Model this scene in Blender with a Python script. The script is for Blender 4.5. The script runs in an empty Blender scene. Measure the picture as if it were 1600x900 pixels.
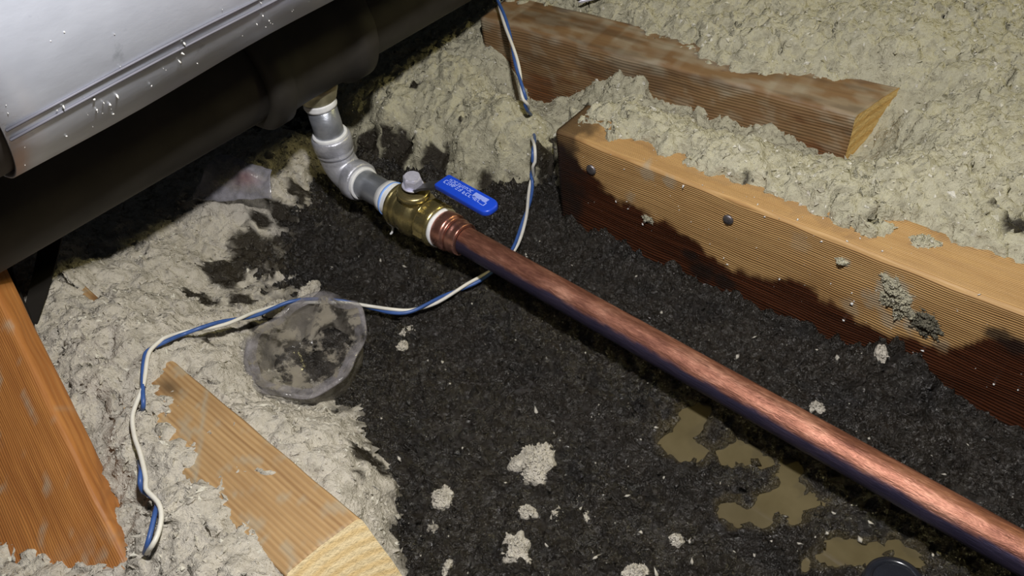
import bpy, math
import numpy as np
from mathutils import Vector, Matrix

# ------------------------------------------------------------------ camera
F = 1230.0                                    # focal length in pixels of a 1600 x 900 frame
CAM_H = 0.42
_d1 = np.array([-1835., -990., F]); _d1 /= np.linalg.norm(_d1)
_d2 = np.array([1637., -1507., F]); _d2 /= np.linalg.norm(_d2)
_X = -_d1
_Z = np.cross(_X, _d2); _Z /= np.linalg.norm(_Z)
_Y = np.cross(_Z, _X)
RM = np.array([_X, _Y, _Z])                   # camera (x right, y down, z forward) -> world
CAM = np.array([0., 0., CAM_H])
S = bpy.context.scene
COL = S.collection
cam_data = bpy.data.cameras.new('camera')
cam_data.sensor_width = 36.0
cam_data.lens = F / 1600 * 36.0
cam_data.clip_start = 0.01
cam = bpy.data.objects.new('camera', cam_data)
COL.objects.link(cam)
cr, cu, cb = RM @ np.array([1., 0, 0]), RM @ np.array([0, -1., 0]), RM @ np.array([0, 0, -1.])
cam.matrix_world = Matrix(((cr[0], cu[0], cb[0], CAM[0]), (cr[1], cu[1], cb[1], CAM[1]),
                           (cr[2], cu[2], cb[2], CAM[2]), (0, 0, 0, 1)))
S.camera = cam

# ------------------------------------------------------------------ world, lamps, exposure
S.view_settings.view_transform = 'Standard'
S.view_settings.look = 'None'
S.view_settings.gamma = 1.0
S.view_settings.use_curve_mapping = False
S.view_settings.exposure = 0.0
world = bpy.data.worlds.new('attic_dark'); S.world = world
world.use_nodes = True
world.node_tree.nodes['Background'].inputs[0].default_value = (0.75, 0.85, 1.0, 1)
world.node_tree.nodes['Background'].inputs[1].default_value = 0.015


def lamp(name, loc, power, col, radius):
    l = bpy.data.lights.new(name, 'POINT'); l.energy = power; l.color = col; l.shadow_soft_size = radius
    o = bpy.data.objects.new(name, l); COL.objects.link(o); o.location = loc
    return o


lamp('torch_light', (-0.065, 0.12, 0.53), 12.6, (1.0, 0.97, 0.95), 0.012)       # torch held above the camera
lamp('work_light', (0.28, 1.10, 0.76), 11.0, (1.0, 0.88, 0.40), 0.05)            # warm work lamp off to the upper right

# ------------------------------------------------------------------ pixel helpers


def ray(x, y):
    return RM @ np.array([x - 800., y - 450., F])


def at(x, y, z):
    r = ray(x, y); return CAM + r * ((z - CAM[2]) / r[2])


def on_y(x, y, Y):
    r = ray(x, y); return CAM + r * ((Y - CAM[1]) / r[1])


def depth(p):
    return float((RM.T @ (np.asarray(p) - CAM))[2])


# ------------------------------------------------------------------ noise
_rng = np.random.RandomState(7)
_perm = _rng.permutation(256); _perm = np.concatenate([_perm, _perm, _perm])
_ga = _rng.rand(256) * 2 * np.pi
_gx, _gy = np.cos(_ga), np.sin(_ga)


def perlin(x, y):
    xi = np.floor(x).astype(int); yi = np.floor(y).astype(int)
    xf, yf = x - xi, y - yi
    xi &= 255; yi &= 255
    u = xf ** 3 * (xf * (xf * 6 - 15) + 10); v = yf ** 3 * (yf * (yf * 6 - 15) + 10)

    def g(ix, iy, dx, dy):
        h = _perm[_perm[ix & 255] + (iy & 255)]
        return _gx[h] * dx + _gy[h] * dy
    a = g(xi, yi, xf, yf); b = g(xi + 1, yi, xf - 1, yf)
    c = g(xi, yi + 1, xf, yf - 1); d = g(xi + 1, yi + 1, xf - 1, yf - 1)
    return (a + u * (b - a) + v * ((c + u * (d - c)) - (a + u * (b - a)))) * 1.4


def fbm(x, y, o=4, gain=.5, sx=0.):
    s = 0.; a = 1.
    for i in range(o):
        s = s + a * perlin(x + sx + 17.3 * i, y - sx + 9.1 * i); x = x * 2.03; y = y * 2.03; a *= gain
    return s


def billow(x, y, o=3, sx=0.):
    s = 0.; a = 1.
    for i in range(o):
        s = s + a * (np.abs(perlin(x + sx + 31.7 * i, y + sx + 3.3 * i)) * 2 - .55); x = x * 2.1; y = y * 2.1; a *= .5
    return s


def sstep(a, b, x):
    t = np.clip((x - a) / (b - a), 0, 1); return t * t * (3 - 2 * t)


class RBF:
    """Membrane through control points (pixel x, pixel y, height)."""

    def __init__(s, ctrl):
        P = np.array([at(*c) if len(c) == 3 else on_y(c[0], c[1], c[3]) for c in ctrl])
        s.p = P[:, :2]; n = len(P)
        K = np.linalg.norm(s.p[:, None] - s.p[None], axis=2)
        A = np.zeros((n + 1, n + 1)); A[:n, :n] = K + np.eye(n) * 1e-4; A[:n, n] = 1; A[n, :n] = 1
        b = np.zeros(n + 1); b[:n] = P[:, 2]
        s.w = np.linalg.solve(A, b)

    def __call__(s, X, Y):
        X = np.asarray(X, float); Y = np.asarray(Y, float)
        h = np.full(X.shape, s.w[-1])
        for (a, b), w in zip(s.p, s.w[:-1]):
            h += w * np.sqrt((X - a) ** 2 + (Y - b) ** 2)
        return h


# ------------------------------------------------------------------ mesh helpers
def tag(o, label=None, cat=None, group=None, kind=None):
    if label: o['label'] = label
    if cat: o['category'] = cat
    if group: o['group'] = group
    if kind: o['kind'] = kind
    return o


def link(name, me, mats, parent=None, smooth=True):
    for m in (mats if isinstance(mats, (list, tuple)) else [mats]):
        me.materials.append(m)
    if smooth:
        me.polygons.foreach_set('use_smooth', np.ones(len(me.polygons), dtype=bool))
    me.update()
    o = bpy.data.objects.new(name, me); COL.objects.link(o)
    if parent is not None: o.parent = parent
    return o


def raw_mesh(name, V, Q=None, T=None, attrs=None):
    """Fast mesh from arrays: quads Q (n,4) and triangles T (m,3), float point attributes."""
    Q = np.zeros((0, 4), int) if Q is None else np.asarray(Q); T = np.zeros((0, 3), int) if T is None else np.asarray(T)
    me = bpy.data.meshes.new(name)
    me.vertices.add(len(V)); me.vertices.foreach_set('co', np.asarray(V, np.float32).ravel())
    li = np.concatenate([Q.ravel(), T.ravel()]).astype(np.int32)
    me.loops.add(len(li)); me.loops.foreach_set('vertex_index', li)
    st = np.concatenate([np.arange(len(Q)) * 4, len(Q) * 4 + np.arange(len(T)) * 3]).astype(np.int32)
    me.polygons.add(len(st)); me.polygons.foreach_set('loop_start', st)
    for k, v in (attrs or {}).items():
        a = me.attributes.new(k, 'FLOAT', 'POINT'); a.data.foreach_set('value', np.asarray(v, np.float32))
    me.update(calc_edges=True); me.validate()
    return me


def pymesh(name, V, Fs):
    me = bpy.data.meshes.new(name)
    me.from_pydata([tuple(map(float, v)) for v in V], [], [tuple(int(i) for i in f) for f in Fs])
    me.update()
    return me


def frame_of(axis):
    a = np.asarray(axis, float); a = a / np.linalg.norm(a)
    t = np.array([0, 0, 1.]) if abs(a[2]) < .9 else np.array([1., 0, 0])
    u = np.cross(t, a); u /= np.linalg.norm(u); v = np.cross(a, u)
    return a, u, v


def lathe(name, origin, axis, prof, mat, parent=None, n=40, hexr=None, smooth=True, wob=0.):
    """Surface of revolution: prof = [(along axis, radius)], closed at both ends; hexr = set of profile rows made six-sided."""
    a, u, v = frame_of(axis); o = np.asarray(origin, float)
    V = []; Fs = []
    for k, (s, r) in enumerate(prof):
        for i in range(n):
            t = 2 * math.pi * i / n; rr = r
            if hexr and k in hexr:
                q = (t % (math.pi / 3)) - math.pi / 6
                rr = r * math.cos(math.pi / 6) / math.cos(q)
            if wob: rr *= 1 + wob * (math.sin(3 * t + s * 900) + math.sin(7 * t - s * 1300) * .6)
            V.append(o + a * s + (u * math.cos(t) + v * math.sin(t)) * rr)
    m = len(prof)
    for k in range(m - 1):
        for i in range(n):
            j = (i + 1) % n
            Fs.append((k * n + i, k * n + j, (k + 1) * n + j, (k + 1) * n + i))
    Fs.append(tuple(range(n - 1, -1, -1))); Fs.append(tuple((m - 1) * n + i for i in range(n)))
    me = pymesh(name, V, Fs)
    ob = link(name, me, mat, parent, smooth)
    me.polygons[len(Fs) - 1].use_smooth = False; me.polygons[len(Fs) - 2].use_smooth = False
    return ob


def crisp(prof, e=.0004):
    """Doubles every corner of a profile so that smooth shading keeps its edges."""
    out = [prof[0]]
    for p, q, r in zip(prof, prof[1:], prof[2:]):
        for w in (p, r):
            d = (w[0] - q[0], w[1] - q[1]); L = math.hypot(*d) or 1
            t = min(e, L * .4) / L
            out.append((q[0] + d[0] * t, q[1] + d[1] * t))
    out.append(prof[-1])
    return out


def catmull(P, step):
    P = np.asarray(P, float); P = np.vstack([2 * P[0] - P[1], P, 2 * P[-1] - P[-2]])
    out = []
    for i in range(1, len(P) - 2):
        n = max(2, int(np.linalg.norm(P[i + 1] - P[i]) / step))
        for k in range(n):
            t = k / n
            out.append(.5 * ((2 * P[i]) + (-P[i - 1] + P[i + 1]) * t + (2 * P[i - 1] - 5 * P[i] + 4 * P[i + 1] - P[i + 2]) * t * t
                             + (-P[i - 1] + 3 * P[i] - 3 * P[i + 1] + P[i + 2]) * t ** 3))
    out.append(P[-2])
    return np.array(out)


def sweep(name, P, r, mat, parent=None, n=10):
    P = np.asarray(P, float); m = len(P)
    r = np.full(m, r) if np.isscalar(r) else np.asarray(r)
    T = np.gradient(P, axis=0); T /= np.linalg.norm(T, axis=1)[:, None]
    _, u, _ = frame_of(T[0]); V = []
    for i in range(m):
        u = u - T[i] * (u @ T[i]); u /= np.linalg.norm(u); v = np.cross(T[i], u)
        for k in range(n):
            t = 2 * math.pi * k / n
            V.append(P[i] + (u * math.cos(t) + v * math.sin(t)) * r[i])
    Fs = [(i * n + k, i * n + (k + 1) % n, (i + 1) * n + (k + 1) % n, (i + 1) * n + k) for i in range(m - 1) for k in range(n)]
    Fs += [tuple(range(n - 1, -1, -1)), tuple((m - 1) * n + k for k in range(n))]
    return link(name, pymesh(name, V, Fs), mat, parent)


def root(name, loc, label, cat, group=None):
    o = bpy.data.objects.new(name, None); COL.objects.link(o); o.location = tuple(map(float, loc))
    o.empty_display_size = .02
    tag(o, label, cat, group)
    return o


def adopt(parent, *kids):
    """Parts are modelled in world space: keep them there under an Empty that stands at the thing's base."""
    for k in kids:
        k.parent = parent
        k.matrix_parent_inverse = Matrix.Translation(parent.location).inverted()


# ------------------------------------------------------------------ materials
def mat_new(name):
    m = bpy.data.materials.new(name); m.use_nodes = True
    nt = m.node_tree; b = nt.nodes['Principled BSDF']
    return m, nt, b


def N(nt, t, **kw):
    n = nt.nodes.new(t)
    for k, v in kw.items():
        if k in n.inputs.keys(): n.inputs[k].default_value = v
        else: setattr(n, k, v)
    return n


def ramp(nt, fac, stops):
    r = nt.nodes.new('ShaderNodeValToRGB'); e = r.color_ramp.elements
    while len(e) < len(stops): e.new(.5)
    for q, (p, c) in zip(e, stops):
        q.position = p; q.color = (*c, 1) if len(c) == 3 else c
    nt.links.new(fac, r.inputs[0]); return r.outputs[0]


def mix(nt, fac, a, b, mode='MIX'):
    n = nt.nodes.new('ShaderNodeMix'); n.data_type = 'RGBA'; n.blend_type = mode
    for s, v in ((n.inputs[0], fac), (n.inputs[6], a), (n.inputs[7], b)):
        if hasattr(v, 'links'): nt.links.new(v, s)
        else: s.default_value = v if not isinstance(v, tuple) else (*v, 1)
    return n.outputs[2]


def coords(nt, scale=(1, 1, 1), kind='Object', loc=(0, 0, 0)):
    tc = nt.nodes.new('ShaderNodeTexCoord'); mp = nt.nodes.new('ShaderNodeMapping')
    mp.inputs['Scale'].default_value = scale; mp.inputs['Location'].default_value = loc
    nt.links.new(tc.outputs[kind], mp.inputs[0]); return mp.outputs[0]


def noise(nt, vec, scale, detail=4, rough=.6, out=0):
    n = N(nt, 'ShaderNodeTexNoise', Scale=scale, Detail=detail, Roughness=rough)
    nt.links.new(vec, n.inputs['Vector']); return n.outputs[out]


def bump(nt, b, h, dist, strength=1., prev=None):
    n = N(nt, 'ShaderNodeBump', Strength=strength, Distance=dist)
    nt.links.new(h, n.inputs['Height'])
    if prev is not None: nt.links.new(prev, n.inputs['Normal'])
    nt.links.new(n.outputs[0], b.inputs['Normal']); return n.outputs[0]


def attr(nt, name):
    n = N(nt, 'ShaderNodeAttribute'); n.attribute_name = name; return n.outputs['Fac']


def m_insulation(name, c1, c2, c3):
    m, nt, b = mat_new(name); L = nt.links
    v = coords(nt)
    big = noise(nt, v, 26, 4, .6); fine = noise(nt, v, 420, 3, .7); mid = noise(nt, v, 120, 3, .6)
    c = ramp(nt, big, [(.3, c1), (.55, c2), (.75, c1)])
    c = mix(nt, ramp(nt, fine, [(.35, (0, 0, 0)), (.7, (1, 1, 1))]), c, mix(nt, .5, c, c3))
    c = mix(nt, ramp(nt, mid, [(.35, (1, 1, 1)), (.5, (0, 0, 0))]), c, mix(nt, .35, c, (.16, .14, .10)))
    c = mix(nt, attr(nt, 'fleck'), c, (.62, .60, .52))
    c = mix(nt, attr(nt, 'damp'), c, (.028, .023, .016))
    L.new(c, b.inputs['Base Color'])
    r = N(nt, 'ShaderNodeMapRange'); L.new(attr(nt, 'damp'), r.inputs[0]); r.inputs[3].default_value = .95; r.inputs[4].default_value = .5
    L.new(r.outputs[0], b.inputs['Roughness'])
    b.inputs['Specular IOR Level'].default_value = .25
    p = bump(nt, b, mid, .002, .5)
    bump(nt, b, fine, .0022, .9, p)
    return m


M_INS = m_insulation('grey_cellulose', (.40, .37, .31), (.49, .455, .39), (.56, .53, .46))
M_INSB = m_insulation('greenish_cellulose', (.365, .345, .245), (.44, .415, .30), (.52, .50, .38))


def m_mud():
    m, nt, b = mat_new('soaked_cellulose'); L = nt.links
    v = coords(nt)
    big = noise(nt, v, 22, 4, .6); mid = noise(nt, v, 150, 5, .7); fine = noise(nt, v, 480, 3, .6)
    c = ramp(nt, big, [(.3, (.009, .0075, .006)), (.55, (.025, .020, .0135)), (.8, (.013, .011, .008))])
    c = mix(nt, attr(nt, 'silt'), c, (.075, .060, .030))
    c = mix(nt, attr(nt, 'damp'), c, (.20, .18, .14))
    L.new(c, b.inputs['Base Color'])
    L.new(ramp(nt, mid, [(.3, (.15,) * 3), (.7, (.40,) * 3)]), b.inputs['Roughness'])
    b.inputs['Specular IOR Level'].default_value = .9
    p = bump(nt, b, mid, .008, 1.)
    bump(nt, b, fine, .003, 1., p)
    return m


M_MUD = m_mud()


def m_wood(name, cols, ring=900., centre=(0, 0, 0), streak=.5, rough=.55, stain_col=(.075, .018, .006), black=(.016, .011, .009), grain_depth=.0006, warp=.010):
    """Growth rings about the plank's long axis give lines on every face; attributes stain, black and dust are marks of its own."""
    m, nt, b = mat_new(name); L = nt.links
    v = coords(nt, (.12, 1, 1), loc=centre)
    nz = noise(nt, coords(nt, (2.5, 14, 14)), 1.2, 4, .6, 1)
    vm = N(nt, 'ShaderNodeVectorMath', operation='MULTIPLY_ADD'); L.new(nz, vm.inputs[0]); vm.inputs[1].default_value = (.0, warp, warp); L.new(v, vm.inputs[2])
    w = N(nt, 'ShaderNodeTexWave', wave_type='RINGS', rings_direction='X', Scale=ring / 6.2832 / 3.2, Distortion=.6, Detail=2.)
    L.new(vm.outputs[0], w.inputs['Vector'])
    uneven = noise(nt, coords(nt, (.6, 55, 55)), 3.0, 3, .6)
    wf = N(nt, 'ShaderNodeMath', operation='MULTIPLY'); L.new(w.outputs['Fac'], wf.inputs[0])
    L.new(ramp(nt, uneven, [(.35, (.45,) * 3), (.65, (1.05,) * 3)]), wf.inputs[1])
    c = ramp(nt, wf.outputs[0], [(.10, cols[0]), (.55, cols[1]), (.98, cols[2])])
    st = noise(nt, coords(nt, (9, 160, 160)), 1.6, 5, .65)
    c = mix(nt, streak, c, mix(nt, ramp(nt, st, [(.35, (0, 0, 0)), (.7, (1, 1, 1))]), cols[2], cols[1]))
    blot = noise(nt, coords(nt, (10, 26, 26)), 1.6, 4, .6)
    c = mix(nt, ramp(nt, blot, [(.42, (0, 0, 0)), (.75, (.55,) * 3)]), c, cols[2])
    c = mix(nt, attr(nt, 'dust'), c, (.36, .33, .25))
    c = mix(nt, attr(nt, 'stain'), c, mix(nt, ramp(nt, st, [(.4, (0, 0, 0)), (.65, (1, 1, 1))]), stain_col, tuple(x * 2.2 for x in stain_col)))
    c = mix(nt, attr(nt, 'black'), c, black)
    L.new(c, b.inputs['Base Color'])
    r = N(nt, 'ShaderNodeMapRange'); L.new(attr(nt, 'stain'), r.inputs[0]); r.inputs[3].default_value = rough; r.inputs[4].default_value = .3
    L.new(r.outputs[0], b.inputs['Roughness'])
    b.inputs['Specular IOR Level'].default_value = .35
    p = bump(nt, b, w.outputs['Fac'], grain_depth, .6)
    bump(nt, b, st, .0006, .7, p)
    return m


def m_endgrain(name, c1, c2, centre=(0, 0, 0), ring=700):
    m, nt, b = mat_new(name); L = nt.links
    w = N(nt, 'ShaderNodeTexWave', wave_type='RINGS', rings_direction='X', Scale=ring / 6.2832 / 3.2, Distortion=1.2, Detail=2.)
    L.new(coords(nt, (.1, 1, 1), loc=centre), w.inputs['Vector'])
    sp = noise(nt, coords(nt), 260, 4, .7)
    c = ramp(nt, w.outputs['Fac'], [(.2, c1), (.9, c2)])
    c = mix(nt, ramp(nt, sp, [(.5, (0, 0, 0)), (.8, (.5,) * 3)]), c, tuple(x * .6 for x in c2))
    L.new(c, b.inputs['Base Color']); b.inputs['Roughness'].default_value = .8
    bump(nt, b, sp, .0016, .8)
    return m


def m_metal(name, c1, c2, metal, r1, r2, nscale=40, stretch=(1, 1, 1), scratch=0., bdist=.0003, spots=None):
    m, nt, b = mat_new(name); L = nt.links
    v = coords(nt, stretch); n = noise(nt, v, nscale, 5, .65)
    c = ramp(nt, n, [(.32, c1), (.68, c2)])
    if spots:
        sp = noise(nt, coords(nt), spots[1], 5, .7)
        c = mix(nt, ramp(nt, sp, [(spots[2], (0, 0, 0)), (spots[2] + .12, (1, 1, 1))]), c, spots[0])
    L.new(c, b.inputs['Base Color'])
    b.inputs['Metallic'].default_value = metal
    L.new(ramp(nt, noise(nt, v, nscale * 2.3, 4, .6), [(.3, (r1,) * 3), (.7, (r2,) * 3)]), b.inputs['Roughness'])
    bump(nt, b, noise(nt, v, nscale * 6, 4, .7), bdist, .6)
    return m


def m_plain(name, c, rough=.5, metal=0., spec=.5, nz=0., nscale=80):
    m, nt, b = mat_new(name); L = nt.links
    n = noise(nt, coords(nt), nscale, 4, .6)
    L.new(ramp(nt, n, [(.3, tuple(x * (1 - nz) for x in c)), (.7, c)]), b.inputs['Base Color'])
    b.inputs['Roughness'].default_value = rough; b.inputs['Metallic'].default_value = metal
    b.inputs['Specular IOR Level'].default_value = spec
    return m


# copper: scratched, with blue-black colour along one lower flank (object z is the pipe's height)
def m_copper(name, blue_flank):
    m, nt, b = mat_new(name); L = nt.links
    v = coords(nt, (.35, 1, 1)); n = noise(nt, v, 75, 6, .7); n2 = noise(nt, coords(nt, (.2, 1, 1)), 420, 4, .7)
    c = ramp(nt, n, [(.32, (.13, .048, .032)), (.5, (.33, .145, .095)), (.70, (.62, .33, .23))])
    c = mix(nt, ramp(nt, n2, [(.35, (.6,) * 3), (.6, (0, 0, 0))]), c, (.17, .065, .045))
    if blue_flank:
        c = mix(nt, attr(nt, 'blue_flank'), c, (.035, .038, .085))
    L.new(c, b.inputs['Base Color']); b.inputs['Metallic'].default_value = .72
    L.new(ramp(nt, n2, [(.3, (.40,) * 3), (.7, (.62,) * 3)]), b.inputs['Roughness'])
    bump(nt, b, n2, .0008, .8)
    return m


M_COPPER = m_copper('old_copper', True)
M_COPPER2 = m_metal('copper_fitting', (.40, .17, .13), (.62, .32, .25), .9, .22, .36, 60)
M_BRASS = m_metal('brass', (.29, .24, .10), (.44, .37, .18), .85, .22, .34, 50)
M_BRASS_D = m_metal('dull_brass', (.42, .37, .22), (.60, .55, .36), .75, .32, .45, 90)
M_GALV = m_metal('galvanised_iron', (.42, .43, .48), (.64, .65, .72), .55, .30, .45, 70, bdist=.0008)
M_NIPPLE = m_metal('zinc_pipe', (.22, .24, .27), (.40, .42, .47), .65, .30, .42, 60, (.3, 1, 1))
M_DUCT = m_metal('duct_sheet', (.46, .49, .57), (.66, .70, .80), .45, .34, .48, 14, (1, .5, 1), spots=((.36, .39, .45), 38, .63))
M_DUCT_SEAM = m_plain('duct_seam', (.16, .16, .19), .6, .2, .3, .3, 30)
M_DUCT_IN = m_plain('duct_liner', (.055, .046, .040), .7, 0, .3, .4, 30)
M_IRON = m_plain('black_iron', (.040, .036, .030), .6, .2, .4, .5, 24)
M_TAPE = m_plain('thread_tape', (.82, .83, .84), .6, 0, .4, .12, 300)
M_TAPE_BLUE = m_plain('tape_blue_print', (.22, .40, .85), .6)
M_BLUE = m_plain('blue_vinyl', (.012, .065, .60), .32, 0, .5, .15, 60)
M_PRINT = m_plain('white_print', (.36, .46, .90), .5)
M_NUT = m_metal('plated_nut', (.56, .56, .68), (.74, .74, .88), .45, .25, .38, 120)
M_STEEL_D = m_metal('dark_steel', (.10, .10, .11), (.20, .20, .22), .8, .3, .45, 90)
M_WHITE_W = m_plain('white_insulated_wire', (.72, .70, .63), .42, 0, .5, .12, 200)
M_BLUE_W = m_plain('blue_insulated_wire', (.045, .11, .34), .42, 0, .5, .25, 200)
M_NAIL = m_metal('nail_steel', (.16, .15, .16), (.30, .28, .29), .8, .3, .45, 200)
M_BLACK = m_plain('black_plastic', (.018, .020, .026), .22, 0, .6, .3, 90)
M_SHADE = m_plain('dark_shade', (.014, .012, .010), .8, 0, .2, .3, 60)  # near-black for the strips that stand in for shadow
M_SPLINTER = m_plain('fresh_splinter', (.62, .46, .22), .7, 0, .3, .2, 200)
M_SPECK = m_plain('dust_specks', (.70, .70, .68), .8, 0, .2, .2, 300)
M_FLECK = m_plain('paper_flecks', (.52, .49, .42), .85, 0, .3, .45, 140)
M_BOARD = m_plain('plasterboard', (.30, .28, .25), .9, 0, .2, .2, 20)


def m_water():
    m, nt, b = mat_new('silty_water'); L = nt.links
    n = noise(nt, coords(nt), 45, 4, .6)
    L.new(ramp(nt, n, [(.3, (.082, .066, .034)), (.7, (.112, .092, .050))]), b.inputs['Base Color'])
    b.inputs['Roughness'].default_value = .05; b.inputs['IOR'].default_value = 1.33
    bump(nt, b, noise(nt, coords(nt), 30, 2, .5), .0003, .3)
    return m


M_WATER = m_water()


def m_film(name, alpha_lo, alpha_hi, col, pink=False, dirt=0.):
    m, nt, b = mat_new(name); L = nt.links
    v = coords(nt); n = noise(nt, v, 34, 5, .65)
    c = ramp(nt, n, [(.3, tuple(x * .45 for x in col)), (.7, col)])
    if pink: c = mix(nt, attr(nt, 'pink'), c, (.34, .20, .21))
    L.new(c, b.inputs['Base Color'])
    al = ramp(nt, n, [(.38, (alpha_lo,) * 3), (.66, (alpha_hi,) * 3)])
    if dirt:
        d = ramp(nt, noise(nt, coords(nt, loc=(3, 1, 0)), 62, 5, .65), [(.50, (0, 0, 0)), (.60, (dirt,) * 3)])
        c = mix(nt, d, c, (.26, .235, .19)); al = mix(nt, 1., al, d, 'LIGHTEN')
        L.new(c, b.inputs['Base Color'])
    L.new(al, b.inputs['Alpha'])
    b.inputs['Roughness'].default_value = .16; b.inputs['Specular IOR Level'].default_value = .7
    bump(nt, b, noise(nt, v, 90, 3, .6), .002, .5)
    return m


M_FILM = m_film('clear_film', .30, .75, (.42, .41, .46), True)
M_CUP = m_film('scuffed_clear_plastic', .04, .30, (.22, .20, .18), False, .85)
M_CUP_RIM = m_film('scuffed_rim', .10, .80, (.36, .34, .36))
M_CUP_WALL = m_film('dusty_cup_wall', .7, .95, (.34, .31, .26))

# ------------------------------------------------------------------ lie of the ground
J1_Y0, J1_Y1, J1_TOP = .370, .411, .084          # the long joist
J3_TOP = .060                                    # the cut-off joist
ctrl_left = [
    # over and beside the cut-off joist (top at 0.060)
    (250, 600, .0605), (262, 650, .0605), (300, 710, .0605), (345, 780, .0605), (395, 850, .0605), (432, 898, .0605),
    (290, 640, .054), (350, 720, .054), (420, 800, .054), (480, 850, .052), (310, 610, .054), (400, 690, .054), (480, 760, .052), (275, 592, .055),
    (225, 640, .068), (300, 790, .069), (380, 890, .070), (200, 560, .068), (190, 700, .068), (250, 820, .066), (255, 566, .063),
    (150, 640, .062), (210, 515, .071), (240, 550, .070), (182, 490, .070), (100, 420, .071), (146, 458, .0550), (135, 446, .0565), (157, 470, .0565), (60, 440, .070), (90, 480, .071), (115, 510, .071), (150, 520, .071), (60, 380, .070), (118, 432, .068), (125, 470, .066), (190, 540, .071),
    (172, 452, .064),
    (320, 585, .057), (400, 645, .056), (480, 710, .054), (540, 765, .050), (340, 560, .050), (430, 640, .048),
    (530, 680, .036), (560, 720, .032), (588, 752, .024), (604, 776, .012), (590, 815, .022), (580, 850, .030), (595, 865, .018), (540, 880, .034), (480, 896, .038), (610, 892, .008),
    (550, 640, .006), (556, 668, .006), (575, 700, .008), (614, 792, .003), (606, 838, .004), (624, 880, .001),
    # under and around the leaning board
    (20, 850, .044), (195, 890, .048), (230, 880, .058), (0, 895, .046), (120, 872, .044), (160, 880, .044), (60, 862, .044), (100, 840, .028), (150, 850, .028), (50, 815, .028), (15, 800, .028), (205, 850, .048), (160, 740, .054), (110, 640, .064), (70, 560, .069), (40, 505, .069), (130, 600, .069), (15, 440, .022),
    (50, 700, .04), (0, 600, .05),
    # upper part of the bed
    (250, 400, .036), (150, 400, .040), (170, 550, .066), (300, 500, .040), (380, 300, .028), (330, 315, .034), (280, 330, .030),
    (250, 300, .014), (20, 380, .030), (400, 200, .0), (0, 200, .03), (-300, 300, .03), (-300, 600, .03), (-200, 900, .04), (100, 1050, .05), (300, 1050, .06), (500, 1050, .04), (640, 1000, .0), (620, 950, .003), (500, 1300, .05), (100, 1350, .06), (720, 1150, .01), (800, 1300, .02), (700, 1500, .04), (150, 200, .0),
    # mottled, half soaked margin
    (400, 400, .0035), (450, 420, -.001), (380, 440, .004), (480, 400, -.005), (430, 350, .004), (470, 330, -.001), (350, 425, .007), (330, 380, .014), (300, 440, .016), (410, 300, .016), (450, 300, .010),
    (455, 230, .030), (478, 215, .030), (470, 255, .020), (440, 262, .022), (455, 300, .012), (482, 270, .004), (490, 290, -.002), (440, 380, .0), (515, 370, -.012), (500, 240, .004), (540, 330, -.014), (360, 470, .012), (430, 470, .005), (500, 460, -.006), (320, 470, .020),
    # around the plastic container
    (385, 550, .026), (428, 612, .016), (445, 622, .012), (480, 634, .010), (525, 640, .003), (500, 605, -.004), (545, 610, -.006), (400, 505, .018), (470, 488, .003), (490, 555, -.004), (520, 530, -.006), (545, 600, -.006), (440, 550, -.002), (425, 575, .000), (455, 592, -.006), (480, 582, -.008), (418, 540, .003), (470, 530, -.006), (360, 520, .03),
    # soaked middle: well under the mud
    (640, 560, -.03), (600, 640, -.012), (560, 480, -.02), (650, 700, -.03), (640, 760, -.02), (660, 850, -.02), (700, 600, -.04), (600, 400, -.03), (650, 450, -.04), (720, 750, -.04), (560, 300, -.02), (700, 900, -.03), (590, 570, -.015), (590, 670, -.012), (800, 1000, -.04), (900, 1200, -.03), (1000, 1400, -.03), (1100, 900, -.05), (900, 600, -.05),
]
_j2a, _j2b = at(750, 28, .085), at(1335, 180, .085)     # front top edge of the far joist piece


def on_j2(px, py, lift=0.):
    """Point where the pixel's ray meets the vertical front face of the far joist."""
    n = np.array([-(_j2b - _j2a)[1], (_j2b - _j2a)[0], 0]); r = ray(px, py)
    return CAM + r * ((n @ (_j2a - CAM)) / (n @ r)) + np.array([0, 0, lift])


def as_ctrl(p):
    c = RM.T @ (np.asarray(p) - CAM); return (800 + F * c[0] / c[2], 450 + F * c[1] / c[2], float(p[2]))


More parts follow.
